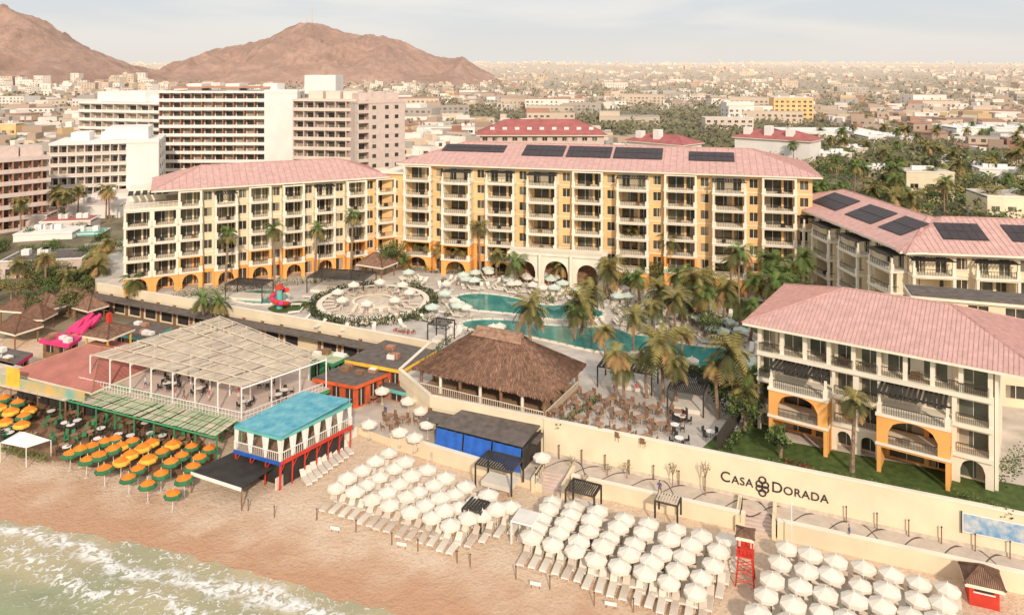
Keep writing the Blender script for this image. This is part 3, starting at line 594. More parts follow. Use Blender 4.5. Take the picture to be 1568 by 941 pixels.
# ---------------------------------------------------------------- palapa restaurant
F=Fr((-12.6,94.9),(4.1,86.0)); Lx=F.L; D=11.4; mb=MB(); z0=8.1; rise=4.2
ra,rb=F.p(6.4,-D/2,z0+rise),F.p(Lx-6.4,-D/2,z0+rise)
a,b,c,d=F.p(0,0,z0),F.p(Lx,0,z0),F.p(Lx,-D,z0),F.p(0,-D,z0)
for q in([a,b,rb,ra],[c,d,ra,rb],[d,a,ra],[b,c,rb]): mb.poly('thatched_roof','thatch',q)
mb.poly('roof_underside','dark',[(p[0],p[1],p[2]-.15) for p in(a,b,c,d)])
def tuft(P,dn,w,l):
    s_=Vector((dn.y,-dn.x,0)).normalized()*w; P=Vector(P); e=P+dn*l+Vector((0,0,R.uniform(-.06,.03)))
    mb.poly('thatch_tufts',R.choice(['thatch','thatch2','thatch','thatch3','thatch']),[tuple(P-s_),tuple(P+s_),tuple(e+s_*.6),tuple(e-s_*.6)])
for q in((a,b,rb,ra),(c,d,ra,rb),(d,a,ra,ra),(b,c,rb,rb)):
    A,B,Cc,Dd=[Vector(p) for p in q]
    for _ in range(4200 if q[2]!=q[3] else 2800):
        s,t=R.random(),1-math.sqrt(R.random()) if q[2]==q[3] else R.random()**1.2
        lo=A.lerp(B,s); hi=Dd.lerp(Cc,s); P=lo.lerp(hi,t); dn=(lo-hi).normalized()
        nrm=(B-A).cross(Dd-A).normalized()*.06; nrm=nrm if nrm.z>0 else -nrm
        tuft(P+nrm,dn,.045,R.uniform(.3,.6))
    for k in range(int((B-A).length/.16)):
        P=A.lerp(B,k*.16/(B-A).length); dn=(A.lerp(B,.5)-Dd.lerp(Cc,.5)).normalized()*.35+Vector((0,0,-.8)); tuft(P+Vector((0,0,.1)),dn,.12,R.uniform(.3,.5))
mb.beam('ridge_cap','thatch2',F.p(6.2,-D/2,z0+rise),F.p(Lx-6.2,-D/2,z0+rise),.5,8)
for s_ in (-1,1): mb.poly('ridge_cap','thatch2',[F.p(5.8,-D/2+s_*1.1,z0+rise-.55),F.p(Lx-5.8,-D/2+s_*1.1,z0+rise-.55),F.p(Lx-6.3,-D/2,z0+rise+.45),F.p(6.3,-D/2,z0+rise+.45)])
for i in range(7):
    for y in(-.8,-D+1):
        x=.8+(Lx-1.6)*i/6; mb.beam('posts','trim' if i%2 else 'wood',F.p(x,y,T),F.p(x,y,z0),.2,8)
for x in(.8,Lx-.8):
    for y in(-3.6,-6.8): mb.beam('posts','wood',F.p(x,y,T),F.p(x,y,z0),.2,8)
mb.box('bar_floor','wood2',F,.4,Lx-.4,-D+.4,-.4,T+.01,T+.3); rail(mb,F,.8,Lx-.8,-.5,T+.3,.9,.3,'trim'); rail(mb,FrSide(F,Lx-.6,-.8,-1),0,D-2,0,T+.3,.9,.3,'trim')
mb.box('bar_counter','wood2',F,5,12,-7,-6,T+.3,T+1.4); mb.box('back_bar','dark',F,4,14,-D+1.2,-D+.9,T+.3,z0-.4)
mb.build('palapa_restaurant')
K=[S(668,650,4.6),S(800,683,4.6),S(835,647,4.6),S(715,627,4.6)]; F=Fr(K[0],K[1]); mb=MB(); w=F.L
mb.poly('roof','darkroof',[(K[0][0],K[0][1],4.5),(K[1][0],K[1][1],4.5),(K[2][0],K[2][1],5.0),(K[3][0],K[3][1],5.0)])
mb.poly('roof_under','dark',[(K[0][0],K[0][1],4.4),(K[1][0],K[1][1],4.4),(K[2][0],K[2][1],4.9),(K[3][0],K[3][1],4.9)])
for i in range(3): 
    a=w*i/3+.1; b=w*(i+1)/3-.1
    for j in range(4):
        zz0,zz1=4.35-j*.6,4.35-(j+1)*.6
        for q in range(6):
            xa,xb=a+(b-a)*q/6,a+(b-a)*(q+1)/6; oa,ob=.06*(q%2),.06*((q+1)%2)
            mb.poly('blue_awnings','blue',[F.p(xa,.05+.12*j+oa,zz0),F.p(xb,.05+.12*j+ob,zz0),F.p(xb,.05+.12*(j+1)+ob,zz1),F.p(xa,.05+.12*(j+1)+oa,zz1)])
for i in range(4): mb.box('posts','dark',F,w*i/3-.08,w*i/3+.08,-.2,-.04,.8,4.4)
F2=Fr(K[1],K[2]); mb.box('side_panel','dark',F2,.2,F2.L*.8,-.1,0,PR,4.3); mb.box('bar','wood',F,.3,w-.3,-2.6,-1,PR,PR+1.1); mb.box('deck','stone',F,-.2,w+.2,-3,1.0,.7,PR+.1)
mb.build('beach_bar_kiosk')
def pergola(C,z0,z1,m='dark',n=14,post='rail'):
    mb=MB()
    for i in range(n):
        a=bil(C,(i+.15)/n,0); b=bil(C,(i+.15)/n,1); c=bil(C,(i+.8)/n,1); d=bil(C,(i+.8)/n,0)
        for zz in(z1,z1-.06): mb.poly('roof_slats',m,[(a[0],a[1],zz),(b[0],b[1],zz),(c[0],c[1],zz),(d[0],d[1],zz)][::1 if zz==z1 else -1])
    for i in range(4):
        a,b=C[i],C[(i+1)%4]; mb.beam('beams',post,(a[0],a[1],z1-.15),(b[0],b[1],z1-.15),.1)
        mb.beam('posts',post,(a[0],a[1],z0),(a[0],a[1],z1-.1),.1)
    return mb
def perg(name,u,v,z0,w,d,h,ang,**k):
    x,y=S(u,v,z0); F=FA(x,y,ang); C=[F.p(0,0,0)[:2],F.p(w,0,0)[:2],F.p(w,-d,0)[:2],F.p(0,-d,0)[:2]]; mb=pergola(C,z0,z0+h,**k)
    if k.get('m','dark')!='slat': mb.box('daybed','canvas',F,.4,w-.4,-d+.4,-.5,z0+.02,z0+.5)
    mb.build(name)
perg('cabana',728,745,PR,4.2,3,2.6,-25); perg('cabana',866,782,PR,3,2.2,2.3,-25); perg('cabana',708,808,.9,2,2,2.1,-25,n=6); perg('cabana',1003,792,PR,2.2,1.6,1.8,-25,m='slat',n=8)
perg('pergola',915,592,T,7,4,2.8,-22); perg('pergola',1022,630,T,4.2,8,2.8,-22,n=20); perg('pergola',470,448,T,11,6,3,-12,n=24); perg('pergola',345,460,T,7,4,3,-10,n=18)
perg('pergola',655,525,T,3,3,3,-20,n=8,m='dark'); perg('cabana',783,832,.9,2.1,2.1,2.3,-23,m='white',post='white',n=20)
F=Fr(S(1098,697,T),S(1135,640,T)); mb=MB(); rail(mb,F,0,F.L,0,T,2.2,.12,'rail',.05); mb.build('metal_fence')
# ---------------------------------------------------------------- beach clubs on the left
A_,B_,C_,D_=(-56,99.3),(-32.3,89.3),(-24.4,98.2),(-45,114.8); Q=[A_,B_,C_,D_]
mb=MB(); zr=8.0
for i in range(70):
    for k in range(6):
        if R.random()<.05: continue
        z=zr+R.uniform(-.03,.03); p=[bil(Q,(i+e)/70,t) for e,t in((.05,k/6+.012),(.05,(k+1)/6-.012),(.90,(k+1)/6-.012),(.90,k/6+.012))]
        mb.poly('roof_slats','slat',[(q[0],q[1],z) for q in p])
for i in range(8):
    a,b=bil(Q,i/7,0),bil(Q,i/7,1); mb.beam('roof_beams','white',(a[0],a[1],zr-.2),(b[0],b[1],zr-.2),.12)
for j in range(7):
    a,b=bil(Q,0,j/6),bil(Q,1,j/6); mb.beam('roof_beams','slat',(a[0],a[1],zr+.05),(b[0],b[1],zr+.05),.08)
for i in range(8):
    for j in (0,2,4,6):
        a=bil(Q,i/7,j/6); mb.beam('posts','white',(a[0],a[1],4.2),(a[0],a[1],zr),.1,6)
mb.prism('deck','hpink',[bil(Q,-.03,-.06),bil(Q,1.03,-.06),bil(Q,1.03,1),bil(Q,-.03,1)],3.7,4.2,side='green')
for a,b in((bil(Q,-.03,-.05),bil(Q,1.03,-.05)),(bil(Q,1.03,-.05),bil(Q,1.03,.9))):
    F=Fr(a,b); rail(mb,F,0,F.L,0,4.2,1.1,.5,'white'); mb.box('railing','white',F,0,F.L,-.02,.02,4.7,4.75)
for i in range(8): 
    a=bil(Q,i/7,.02); mb.beam('lower_posts','wood',(a[0],a[1],.8),(a[0],a[1],3.7),.13)
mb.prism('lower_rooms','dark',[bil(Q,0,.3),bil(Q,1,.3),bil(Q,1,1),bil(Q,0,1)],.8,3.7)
mb.build('beach_club_deck')
G=[S(88,607,4),S(330,668,4),S(368,645,4),S(165,584,4)]
mb=MB()
for i in range(44):
    z=4+R.uniform(-.06,.06)
    for k in range(4):
        p=[bil(G,(i+e)/44,t) for e,t in((.06,k/4+.01),(.06,(k+1)/4-.01),(.9,(k+1)/4-.01),(.9,k/4+.01))]
        mb.poly('canopy_panels',R.choice(['slatg','slatg','slatg','slat']),[(q[0],q[1],z+.3*(k/4 if n_ in(0,3) else (k+1)/4)) for n_,q in enumerate(p)])
for i in range(9):
    for t in(.05,1): a=bil(G,i/8,t); mb.beam('posts','green',(a[0],a[1],.8),(a[0],a[1],4),.1)
for t in(0,.5,1): a,b=bil(G,0,t),bil(G,1,t); mb.beam('beams','green',(a[0],a[1],3.8+.3*t),(b[0],b[1],3.8+.3*t),.12)
mb.build('restaurant_canopy')
G=[S(-60,575,4),S(100,612,4),S(150,590,4),S(0,552,4)]; mb=MB(); mb.prism('canopy','slat',G,3.8,4.0); 
for i in range(5): a=bil(G,i/4,0); mb.beam('posts','wood',(a[0],a[1],.8),(a[0],a[1],3.9),.1)
F=Fr(S(0,572,5.2),S(130,600,5.2)); mb.box('mural_board','mural',F,0,F.L,0,.1,4.0,5.2); mb.box('mural_sign','yellow',F,1.5,4,.1,.2,4.0,6.4); mb.build('restaurant_canopy')
G=[S(15,560,5.5),S(140,590,5.5),S(190,535,5.5),S(75,518,5.5)]; F=Fr(G[0],G[1]); mb=MB(); hip(mb,F,0,F.L,0,-13,4.6,2.6,ribs=.6,roof='redroof',rib='hrust'); mb.box('walls','dark',F,.6,F.L-.6,-12,-.6,.8,4.2); mb.build('red_roof_restaurant')
x,y=S(157,520,6); mb=MB(); F=FA(x-2.5,y-1,-20); hip(mb,F,0,5,0,-5,7.0,1.5,ribs=.5,roof='thatch',rib='thatch3'); 
for xx in(.4,4.5):
    for yy in(-.5,-4.5): mb.box('posts','yellow',F,xx,xx+.2,yy,yy+.2,1,6.65)
mb.box('room','redroof',F,.7,4.4,-4.2,-.6,1,5); mb.box('finial','redp',F,2.2,2.8,-2.8,-2.2,8.4,9.8); mb.build('lookout_hut')
for u_,v_,w in((20,497,6),(60,490,7),(95,482,6),(130,492,5),(15,528,6),(45,512,5),(570,424,6.5)):
    z=.9 if u_<200 else T
    x,y=S(u_,v_,z); mb=MB(); F=FA(x-w/2,y,R.uniform(-35,0)); hip(mb,F,0,w,0,-w*.8,z+2.6,2.0,ribs=.25,roof=R.choice(['thatch2','thatch']),rib='thatch3')
    for xx in(.5,w-.7):
        for yy in(-.5,-w*.8+.6): mb.box('posts','wood',F,xx,xx+.18,yy,yy+.18,z,z+2.28)
    mb.build('thatched_hut')
Q=[(-30.8,82.8),(-24.8,80.1),(-18.9,88.5),(-25.3,90.8)]; mb=MB()
mb.poly('roof','blueroof',[(q[0],q[1],z) for q,z in zip(Q,(6.5,6.5,6.9,6.9))]); mb.prism('roof_fascia','turq',Q,6.15,6.45)
for i in range(1,9):
    a,b=bil(Q,i/9,0),bil(Q,i/9,1); mb.beam('roof_seams','blueroof',(a[0],a[1],6.52),(b[0],b[1],6.92),.035,3)
mb.prism('deck','redp',Q,3.55,3.85,side='redp'); mb.poly('deck_floor','wood2',[(q[0],q[1],3.87) for q in Q])
for a,b in((Q[0],Q[1]),(Q[1],Q[2])):
    F=Fr(a,b); rail(mb,F,0,F.L,-.05,3.87,.95,.28,'white',.06); n=max(2,int(F.L/1.7)); 
    mb.box('band','blue' if a==Q[0] else 'redp',F,0,F.L,.0,.08,3.5,3.9)
    for i in range(n+1):
        x=(F.L-.2)*i/n; mb.box('posts','white',F,x,x+.16,-.25,-.09,3.87,6.15)
        mb.beam('red_struts','redp',F.p(x,-.2,.8),F.p(x+.1,-.2,3.5),.09)
        if i<n: 
            mb.beam('red_struts','redp',F.p(x,-.2,2.4),F.p(x+.8,-.2,3.5),.06)
            for q in(0,1): 
                x1=x+.16 if q==0 else x+F.L/n-.02; x2=x1+(.45 if q==0 else -.45); mb.poly('curtains','white',[F.p(x1,-.15,3.9),F.p((x1*2+x2)/3,-.15,3.9),F.p(x2,-.15,6.1),F.p(x1,-.15,6.1)])
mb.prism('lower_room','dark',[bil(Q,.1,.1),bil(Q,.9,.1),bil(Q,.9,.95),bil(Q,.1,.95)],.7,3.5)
mb.build('blue_roof_pavilion')
G=[S(293,722,2.8),S(370,747,2.8),S(428,708,2.8),S(360,690,2.8)]; mb=MB(); mb.prism('awning','dark',G,2.7,2.8); F=Fr(G[0],G[1]); mb.box('sign_band','white',F,0,F.L,.01,.1,2.5,2.85)
for q in G: mb.beam('posts','wood',(q[0],q[1],.4),(q[0],q[1],2.7),.08)
mb.build('dark_awning')
F=Fr(S(422,748,.8),S(545,668,.8)); mb=MB(); mb.box('fence','white',F,0,F.L,-.06,.06,.6,1.9)
for i in range(14): mb.box('posts','trim',F,F.L*i/13-.08,F.L*i/13+.08,.061,.16,.6,2.0)
mb.build('white_fence')
def shed(name,uv,zr,zb,roofm,wallm,trimm='redcafe'):
    G=[S(a,b,zr) for a,b in uv]; mb=MB(); mb.prism('roof',roofm,G,zr-.25,zr)
    for i in range(4):
        F=Fr(G[i],G[(i+1)%4]); 
        n=max(1,int(F.L/2.2)); openwall(mb,F,.3,F.L-.3,zb,zr-.26,[(.3+(F.L-.6)*(k+.2)/n,.3+(F.L-.6)*(k+.8)/n,zb+1,zr-.8) for k in range(n)],wallm,y=-.4,gl='dark')
        mb.box('fascia',trimm,F,0,F.L,-.02,.05,zr-.5,zr-.05)
    for k in range(5):
        s,t=R.uniform(.1,.85),R.uniform(.2,.8); p=bil(G,s,t); mb.box('roof_clutter',R.choice(['white','wood','hrust']),FA(p[0],p[1],-20),-.5,.6,-.4,.4,zr+.01,zr+R.uniform(.3,.7))
    mb.build(name)
shed('colourful_cafe',[(478,578),(545,590),(605,566),(540,552)],5.0,.9,'darkroof','redcafe'); shed('colourful_cafe',[(528,550),(615,566),(668,536),(590,520)],5.8,.9,'darkroof','redcafe','yellow')
shed('beach_shop',[(560,585),(620,600),(650,580),(600,568)],3.6,.9,'darkroof','hrust','turq')
shed('beach_shop',[(470,545),(510,556),(535,544),(500,535)],5.4,.9,'slatg','green','green')
shed('beach_shop',[(-30,548),(20,560),(50,540),(0,530)],4.0,.9,'darkroof','hrust','pink'); shed('beach_shop',[(170,508),(230,520),(262,500),(205,490)],4.0,.9,'darkroof','wood','turq'); shed('beach_shop',[(60,520),(105,528),(125,515),(85,508)],3.8,.9,'pink','wood','pink')
for u_,v_,w,d,h,c,r in((0,430,16,9,4,'hpink','darkroof'),(20,392,13,9,5,'hwhite','hwhite'),(95,385,9,6,4,'turq','turq'),(100,345,14,10,5,'hwhite','hpink'),(140,330,12,9,6,'hwhite','hbeige'),(60,365,12,7,4,'hbeige','redroof'),(0,362,11,8,5,'hpink','hrust'),(150,312,18,9,7,'hwhite','hwhite')):
    flatblock('low_building',u_,v_,w,d,h,10,c,z0=1.0 if v_>380 else 3,roofc=r)
mb=MB(); x,y=S(428,472,T)
for i in range(14):
    a=i/14*2*math.pi*1.2; mb.beam('slide_tube','pink' if i%2 else 'redp',(x+1.3*math.cos(a),y+1.3*math.sin(a),T+3.2-i*.2),(x+1.3*math.cos(a+.55),y+1.3*math.sin(a+.55),T+3.0-i*.2),.4,8)
mb.beam('slide_tower','turq',(x,y,T),(x,y,T+3.4),.5,8); mb.beam('tower_roof','redp',(x,y,T+3.4),(x,y,T+4.4),.9,8,.05); mb.build('water_slide')
mb=MB()
for u_,v_,c in((105,505,'pink'),(120,495,'pink'),(205,478,'blue'),(222,465,'yellow'),(240,476,'redp'),(195,468,'green'),(180,470,'blue')):
    x,y=S(u_,v_,1.5); F=FA(x,y,-20); 
    for q in range(4): mb.beam('awning_'+c,c,F.p(q*.9,0,1+q%2*.3),F.p(q*.9+.8,-1.5,2.6+.5*(q%2)),.7,6,.3)
mb.build('inflatable_playground')
# ---------------------------------------------------------------- small objects
def umbrella_mesh(r,h,mtop,mbot=None,n=8,pole='white',drop=.5):
    mb=MB(); top=(0,0,h)
    for i in range(n):
        a,b=2*math.pi*i/n,2*math.pi*(i+1)/n; P=lambda t,q,z:(q*math.cos(t),q*math.sin(t),z)
        q=.8 if mbot else 1
        mb.poly('canopy',mtop,[top,P(a,r*q,h-drop*q),P(b,r*q,h-drop*q)])
        if mbot: mb.poly('valance',mbot,[P(a,r*q,h-drop*q),P(b,r*q,h-drop*q),P(b,r,h-drop-.12),P(a,r,h-drop-.12)])
        mb.poly('valance',mbot or mtop,[P(a,r,h-drop-(.12 if mbot else 0)),P(b,r,h-drop-(.12 if mbot else 0)),P(b,r*.99,h-drop-.3),P(a,r*.99,h-drop-.3)])
        mb.beam('ribs',pole,(0,0,h-.05),P(a,r,h-drop-.03-(.1 if mbot else 0)),.015,3)
    mb.beam('pole',pole,(0,0,0),(0,0,h+.16),.035,6); mb.beam('base','stone',(0,0,0),(0,0,.08),.25,8); return mb.meshes()
UW=umbrella_mesh(1.05,2.4,'canvas'); UG=umbrella_mesh(1.3,2.5,'canvasg'); UO=umbrella_mesh(.98,2.5,'umbo','umbg',drop=.55); UY=umbrella_mesh(.98,2.5,'umbo','umby',drop=.55)
def lounger_mesh(c='canvas'):
    mb=MB(); F=FA(0,0,0); mb.box('frame','white',F,-.33,.33,-.55,1.3,.26,.318)
    mb.poly('backrest',c,[(-.32,.55,.38),(.32,.55,.38),(.32,1.15,.95),(-.32,1.15,.95)]); mb.poly('backrest',c,[(-.32,1.15,.90),(.32,1.15,.90),(.32,.58,.32),(-.32,.58,.32)])
    mb.box('cushion',c,F,-.31,.31,-.55,1.25,.32,.40)
    for x in(-.3,.3):
        for y in(-1.1,.45): mb.beam('legs','white',(x,y,0),(x,y,.3),.03)
    return mb.meshes()
LW=lounger_mesh(); LB=lounger_mesh('towel')
def grid(uv,nx,ny,mesh,zc,zg,loung=True,ang=-20,jit=.16,alt=None):
    C=[S(a,b,zc) for a,b in uv]
    for j in range(ny):
        for i in range(nx):
            p=bil(C,i/(nx-1),j/(ny-1)); p=(p[0]+R.uniform(-jit,jit),p[1]+R.uniform(-jit,jit)); z=gh(*p) if zg is None else zg
            e=place('beach_umbrella',alt if alt and R.random()<.3 else mesh,(p[0],p[1],z),R.uniform(0,.8),R.uniform(.93,1.05)); e.rotation_euler[0]=R.uniform(-.05,.05); e.rotation_euler[1]=R.uniform(-.05,.05)
            if loung:
                for dx in(-.55,.55):
                    a=math.radians(ang); q=(p[0]+dx*math.cos(a)+.3*math.sin(a),p[1]+dx*math.sin(a)-.7*math.cos(a))
                    place('sun_lounger',LW if R.random()<.6 else LB,(q[0],q[1],z+.01),a+R.uniform(-.06,.06))
grid([(594,690),(784,768),(692,794),(514,739)],7,5,UW,2.9,None)
grid([(846,762),(1116,823),(1062,894),(814,814)],8,5,UW,2.9,None)
grid([(1203,834),(1454,896),(1425,998),(1163,930)],7,5,UW,2.9,None)
grid([(178,665),(322,682),(264,742),(103,688)],6,5,UO,3.0,None,False,alt=UY,jit=.25)
grid([(5,607),(45,622),(30,645),(-10,632)],3,3,UO,3.0,None,False,alt=UY)
for u_,v_ in((612,652),(635,660),(655,640),(830,690),(645,620),(625,605),(585,590),(565,640)): x,y=S(u_,v_,PR+2.4); place('patio_umbrella',UW,(x,y,PR),0,.95)
mb=MB(); G=[S(0,672,3.4),S(40,680,3.4),S(78,668,3.4),S(30,655,3.4)]; c=bil(G,.5,.5)
for i in range(4): a,b=G[i],G[(i+1)%4]; mb.poly('canopy','white',[(a[0],a[1],3.0),(b[0],b[1],3.0),(c[0],c[1],4.0)]); mb.beam('posts','white',(a[0],a[1],.8),(a[0],a[1],3.0),.06)
mb.build('canopy_tent')
for k in range(9):
    x,y=S(468+k*8,735-k*5.5,.9); place('sun_lounger',LW,(x,y,gh(x,y)),.6)
def table_mesh(top='wood2',ch='wood'):
    mb=MB(); mb.beam('table_top',top,(0,0,.72),(0,0,.76),.5,10); mb.beam('table_leg','rail',(0,0,0),(0,0,.72),.05)
    for k in range(4):
        a=k*math.pi/2; F=FA(.85*math.cos(a),.85*math.sin(a),math.degrees(a)-90); mb.box('chair_seat',ch,F,-.22,.22,-.22,.22,.4,.46); mb.box('chair_back',ch,F,-.22,.22,-.25,-.2,.46,.92)
        for x in(-.2,.2):
            for y in(-.2,.2): mb.beam('chair_legs',ch,F.p(x,y,0),F.p(x,y,.4),.025)
    return mb.meshes()
TB=table_mesh('wood2','wood'); TD=table_mesh('white','dark'); TE=table_mesh('wood','green')
C=[S(855,640,T),S(985,680,T),S(1035,640,T),S(905,612,T)]
for i in range(5):
    for j in range(3): p=bil(C,i/4,j/2); place('dining_table',TB,(p[0]+R.uniform(-.4,.4),p[1]+R.uniform(-.3,.3),T),R.uniform(0,1.5),1.15)
for k in range(5): p=S(1050+R.uniform(-20,40),R.uniform(640,680),T); place('dining_table',TD,(p[0],p[1],T),R.uniform(0,1.5))
for k in range(75):
    p=S(R.uniform(-20,300),R.uniform(612,712),1.15)
    if p[0]*NB[0]+p[1]*NB[1]>66: place('dining_table',R.choice([TB,TD,TD,TE]),(p[0],p[1],1.16),R.uniform(0,1.5))
for k in range(10): p=S(R.uniform(560,660),R.uniform(600,670),PR); place('dining_table',TB,(p[0],p[1],PR),R.uniform(0,1.5))
for k in range(12): p=bil([A_,B_,C_,D_],R.uniform(.05,.95),R.uniform(.1,.7)); place('dining_table',TD,(p[0],p[1],4.2),R.uniform(0,1.5))
area=[S(a,b,T) for a,b in((600,425),(760,425),(960,450),(1100,470),(1180,520),(1150,600),(1000,580),(930,550),(800,520),(690,515),(650,480))]
def free(p): 
    return not any(inpoly((p[0]+dx,p[1]+dy),q) for q in pools for dx in(-1.2,0,1.2) for dy in(-1.2,0,1.2)) and math.hypot(p[0]-PX,p[1]-PY)>12
cnt=0
while cnt<135:
    p=(R.uniform(-22,55),R.uniform(92,150))
    if inpoly(p,area) and free(p):
        cnt+=1; a=R.choice([-.4,.2,1.2,2.8])
        if cnt%2: place('patio_umbrella',UG if cnt%4==1 else UW,(p[0],p[1],T),0,.95)
        for dx in(-.6,.6): place('sun_lounger',LW,(p[0]+dx*math.cos(a),p[1]+dx*math.sin(a),T+.01),a)
for ring,nn in((5.2,18),(7.2,26)):
    for k in range(nn):
        a=k/nn*6.283; 
        if R.random()<.2: continue
        place('sun_lounger',LB,(PX+ring*math.cos(a),PY+ring*math.sin(a),T+.61),a+1.57+R.uniform(-.1,.1))
for k in range(8): a=k/8*6.28; place('patio_umbrella',UW,(PX+6.2*math.cos(a),PY+6.2*math.sin(a),T+.6),0)
for k in range(18): a=k/18*6.28; place('sun_lounger',LW,(PX+13*math.cos(a),PY+12*math.sin(a),T+.01),a+1.57)
mb=MB(); x,y=S(1141,900,.7); F=FA(x-.8,y+.2,-20)
for sx_,sy_ in((0,0),(1.6,0),(0,-1.6),(1.6,-1.6)):
    q=F.p(sx_,sy_,.5); r_=F.p(.8+(sx_-.8)*.7,-.8+(sy_+.8)*.7,3.3); mb.beam('legs','redp',q,r_,.07)
for z in(1.1,1.8,2.5): 
    for y_ in(0,-1.6): mb.beam('braces','redp',F.p(.1,y_,z),F.p(1.5,y_,z+.5),.04); mb.beam('braces','redp',F.p(1.5,y_,z),F.p(.1,y_,z+.5),.04)
mb.box('platform','redp',F,.05,1.55,-1.5,-.1,3.3,3.4); mb.box('seat','redp',F,.4,1.2,-1.2,-.5,3.4,3.85); mb.box('backrest','redp',F,.4,1.2,-1.3,-1.2,3.85,4.5)
for sx_ in(.15,1.4):
    for sy_ in(-.2,-1.4): mb.beam('roof_posts','redp',F.p(sx_,sy_,3.4),F.p(sx_,sy_,5.0),.04)
hip(mb,F,0,1.6,0,-1.6,5.1,.4,ribs=0,roof='thatch',rib='thatch3'); rail(mb,F,.1,1.5,-.15,3.4,.6,.3,'redp'); mb.build('lifeguard_tower')
mb=MB(); x,y=S(1482,922,.9); F=FA(x,y,-22); mb.box('walls','redp',F,.1,2.3,-2,0,.7,2.4); mb.box('counter','white',F,.4,2,.001,.05,1.9,2.0); mb.box('door','dark',F,.5,1.9,.002,.04,2.05,2.35)
hip(mb,F,-.3,2.7,.4,-2.4,2.75,1.0,ribs=.15,roof='thatch2',rib='thatch3'); mb.build('beach_kiosk')
FP=[S(380,785,.3),S(420,795,.3),S(485,800,.3),S(640,848,.3),S(700,866,.3),S(720,871,.3),S(790,890,.3),S(842,905,.3),S(910,930,.3),S(970,940,.3),S(545,818,.3),S(600,838,.3)]
for p in FP: mb=MB(); z=gh(*p); mb.beam('post_shaft','wood',(p[0],p[1],z-.1),(p[0],p[1],z+1.1),.06,6); mb.beam('post_cap','rail',(p[0],p[1],z+1.1),(p[0],p[1],z+1.16),.08,6); mb.build('rope_post')
for u_,v_ in((513,815),(615,840),(820,900),(935,930)):
    x,y=S(u_,v_,.5); z=gh(x,y); F=FA(x,y,-15); mb=MB(); mb.box('board','white',F,-.5,.5,-.03,.03,z+.25,z+.55); mb.box('leg','wood',F,-.4,-.34,-.02,.02,z-.1,z+.25); mb.box('leg','wood',F,.34,.4,-.02,.02,z-.1,z+.25); mb.build('beach_sign')
mb=MB(); x,y=S(1212,840,.9); mb.beam('pole','white',(x,y,.9),(x,y,5.2),.05,6); mb.beam('lamp','white',(x,y,5.2),(x,y,5.35),.16,6); mb.build('lamp_post')
# ---------------------------------------------------------------- vegetation
def palm_meshes(seed,cols,n=30,r=2.7):
    rr=random.Random(seed); mb=MB()
    for k in range(n):
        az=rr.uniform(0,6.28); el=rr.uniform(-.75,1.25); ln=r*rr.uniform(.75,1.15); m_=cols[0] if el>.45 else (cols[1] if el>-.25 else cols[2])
        P=Vector((0,0,0)); d=Vector((math.cos(az)*math.cos(el),math.sin(az)*math.cos(el),math.sin(el))); side=Vector((-math.sin(az),math.cos(az),0)); st=ln/12
        for i in range(12):
            P2=P+d*st; w=.68*math.sin(math.pi*min(1,(i+1.2)/12.5))**.6*rr.uniform(.8,1.1)
            for sg in(-1,1):
                tip=P+side*sg*w+d*w*.65+Vector((0,0,-.28*w)); mb.poly('fronds',m_,[tuple(P),tuple(P+d*st*.85),tuple(tip)])
            P=P2; d=(d+Vector((0,0,-.12-.03*i*.5))).normalized()
    tk=MB(); N_=9; prev=(0,0,0); 
    for i in range(N_):
        t=(i+1)/N_; cur=(.25*math.sin(t*2+seed)-.25*math.sin(seed),.2*math.sin(t*1.6),t); w0=.24-.10*i/N_; tk.beam('trunk','trunk',prev,cur,w0*(1.25 if i==0 else 1.0),7,w0*.92); prev=cur
    return tk.meshes()[0][1],mb.meshes(),prev
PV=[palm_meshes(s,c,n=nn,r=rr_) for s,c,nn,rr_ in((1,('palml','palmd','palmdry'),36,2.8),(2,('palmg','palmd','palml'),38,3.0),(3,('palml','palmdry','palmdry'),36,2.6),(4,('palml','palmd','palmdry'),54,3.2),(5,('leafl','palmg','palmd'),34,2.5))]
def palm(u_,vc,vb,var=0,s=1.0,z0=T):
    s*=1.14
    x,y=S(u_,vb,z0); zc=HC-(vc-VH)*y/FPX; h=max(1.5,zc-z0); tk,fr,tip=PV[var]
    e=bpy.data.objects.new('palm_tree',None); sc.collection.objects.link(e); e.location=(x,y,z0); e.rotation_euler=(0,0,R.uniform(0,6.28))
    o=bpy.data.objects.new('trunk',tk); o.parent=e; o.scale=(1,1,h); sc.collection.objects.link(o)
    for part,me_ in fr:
        o=bpy.data.objects.new('crown_fronds',me_); o.parent=e; o.location=(tip[0],tip[1],h); o.scale=(s,)*3; sc.collection.objects.link(o)
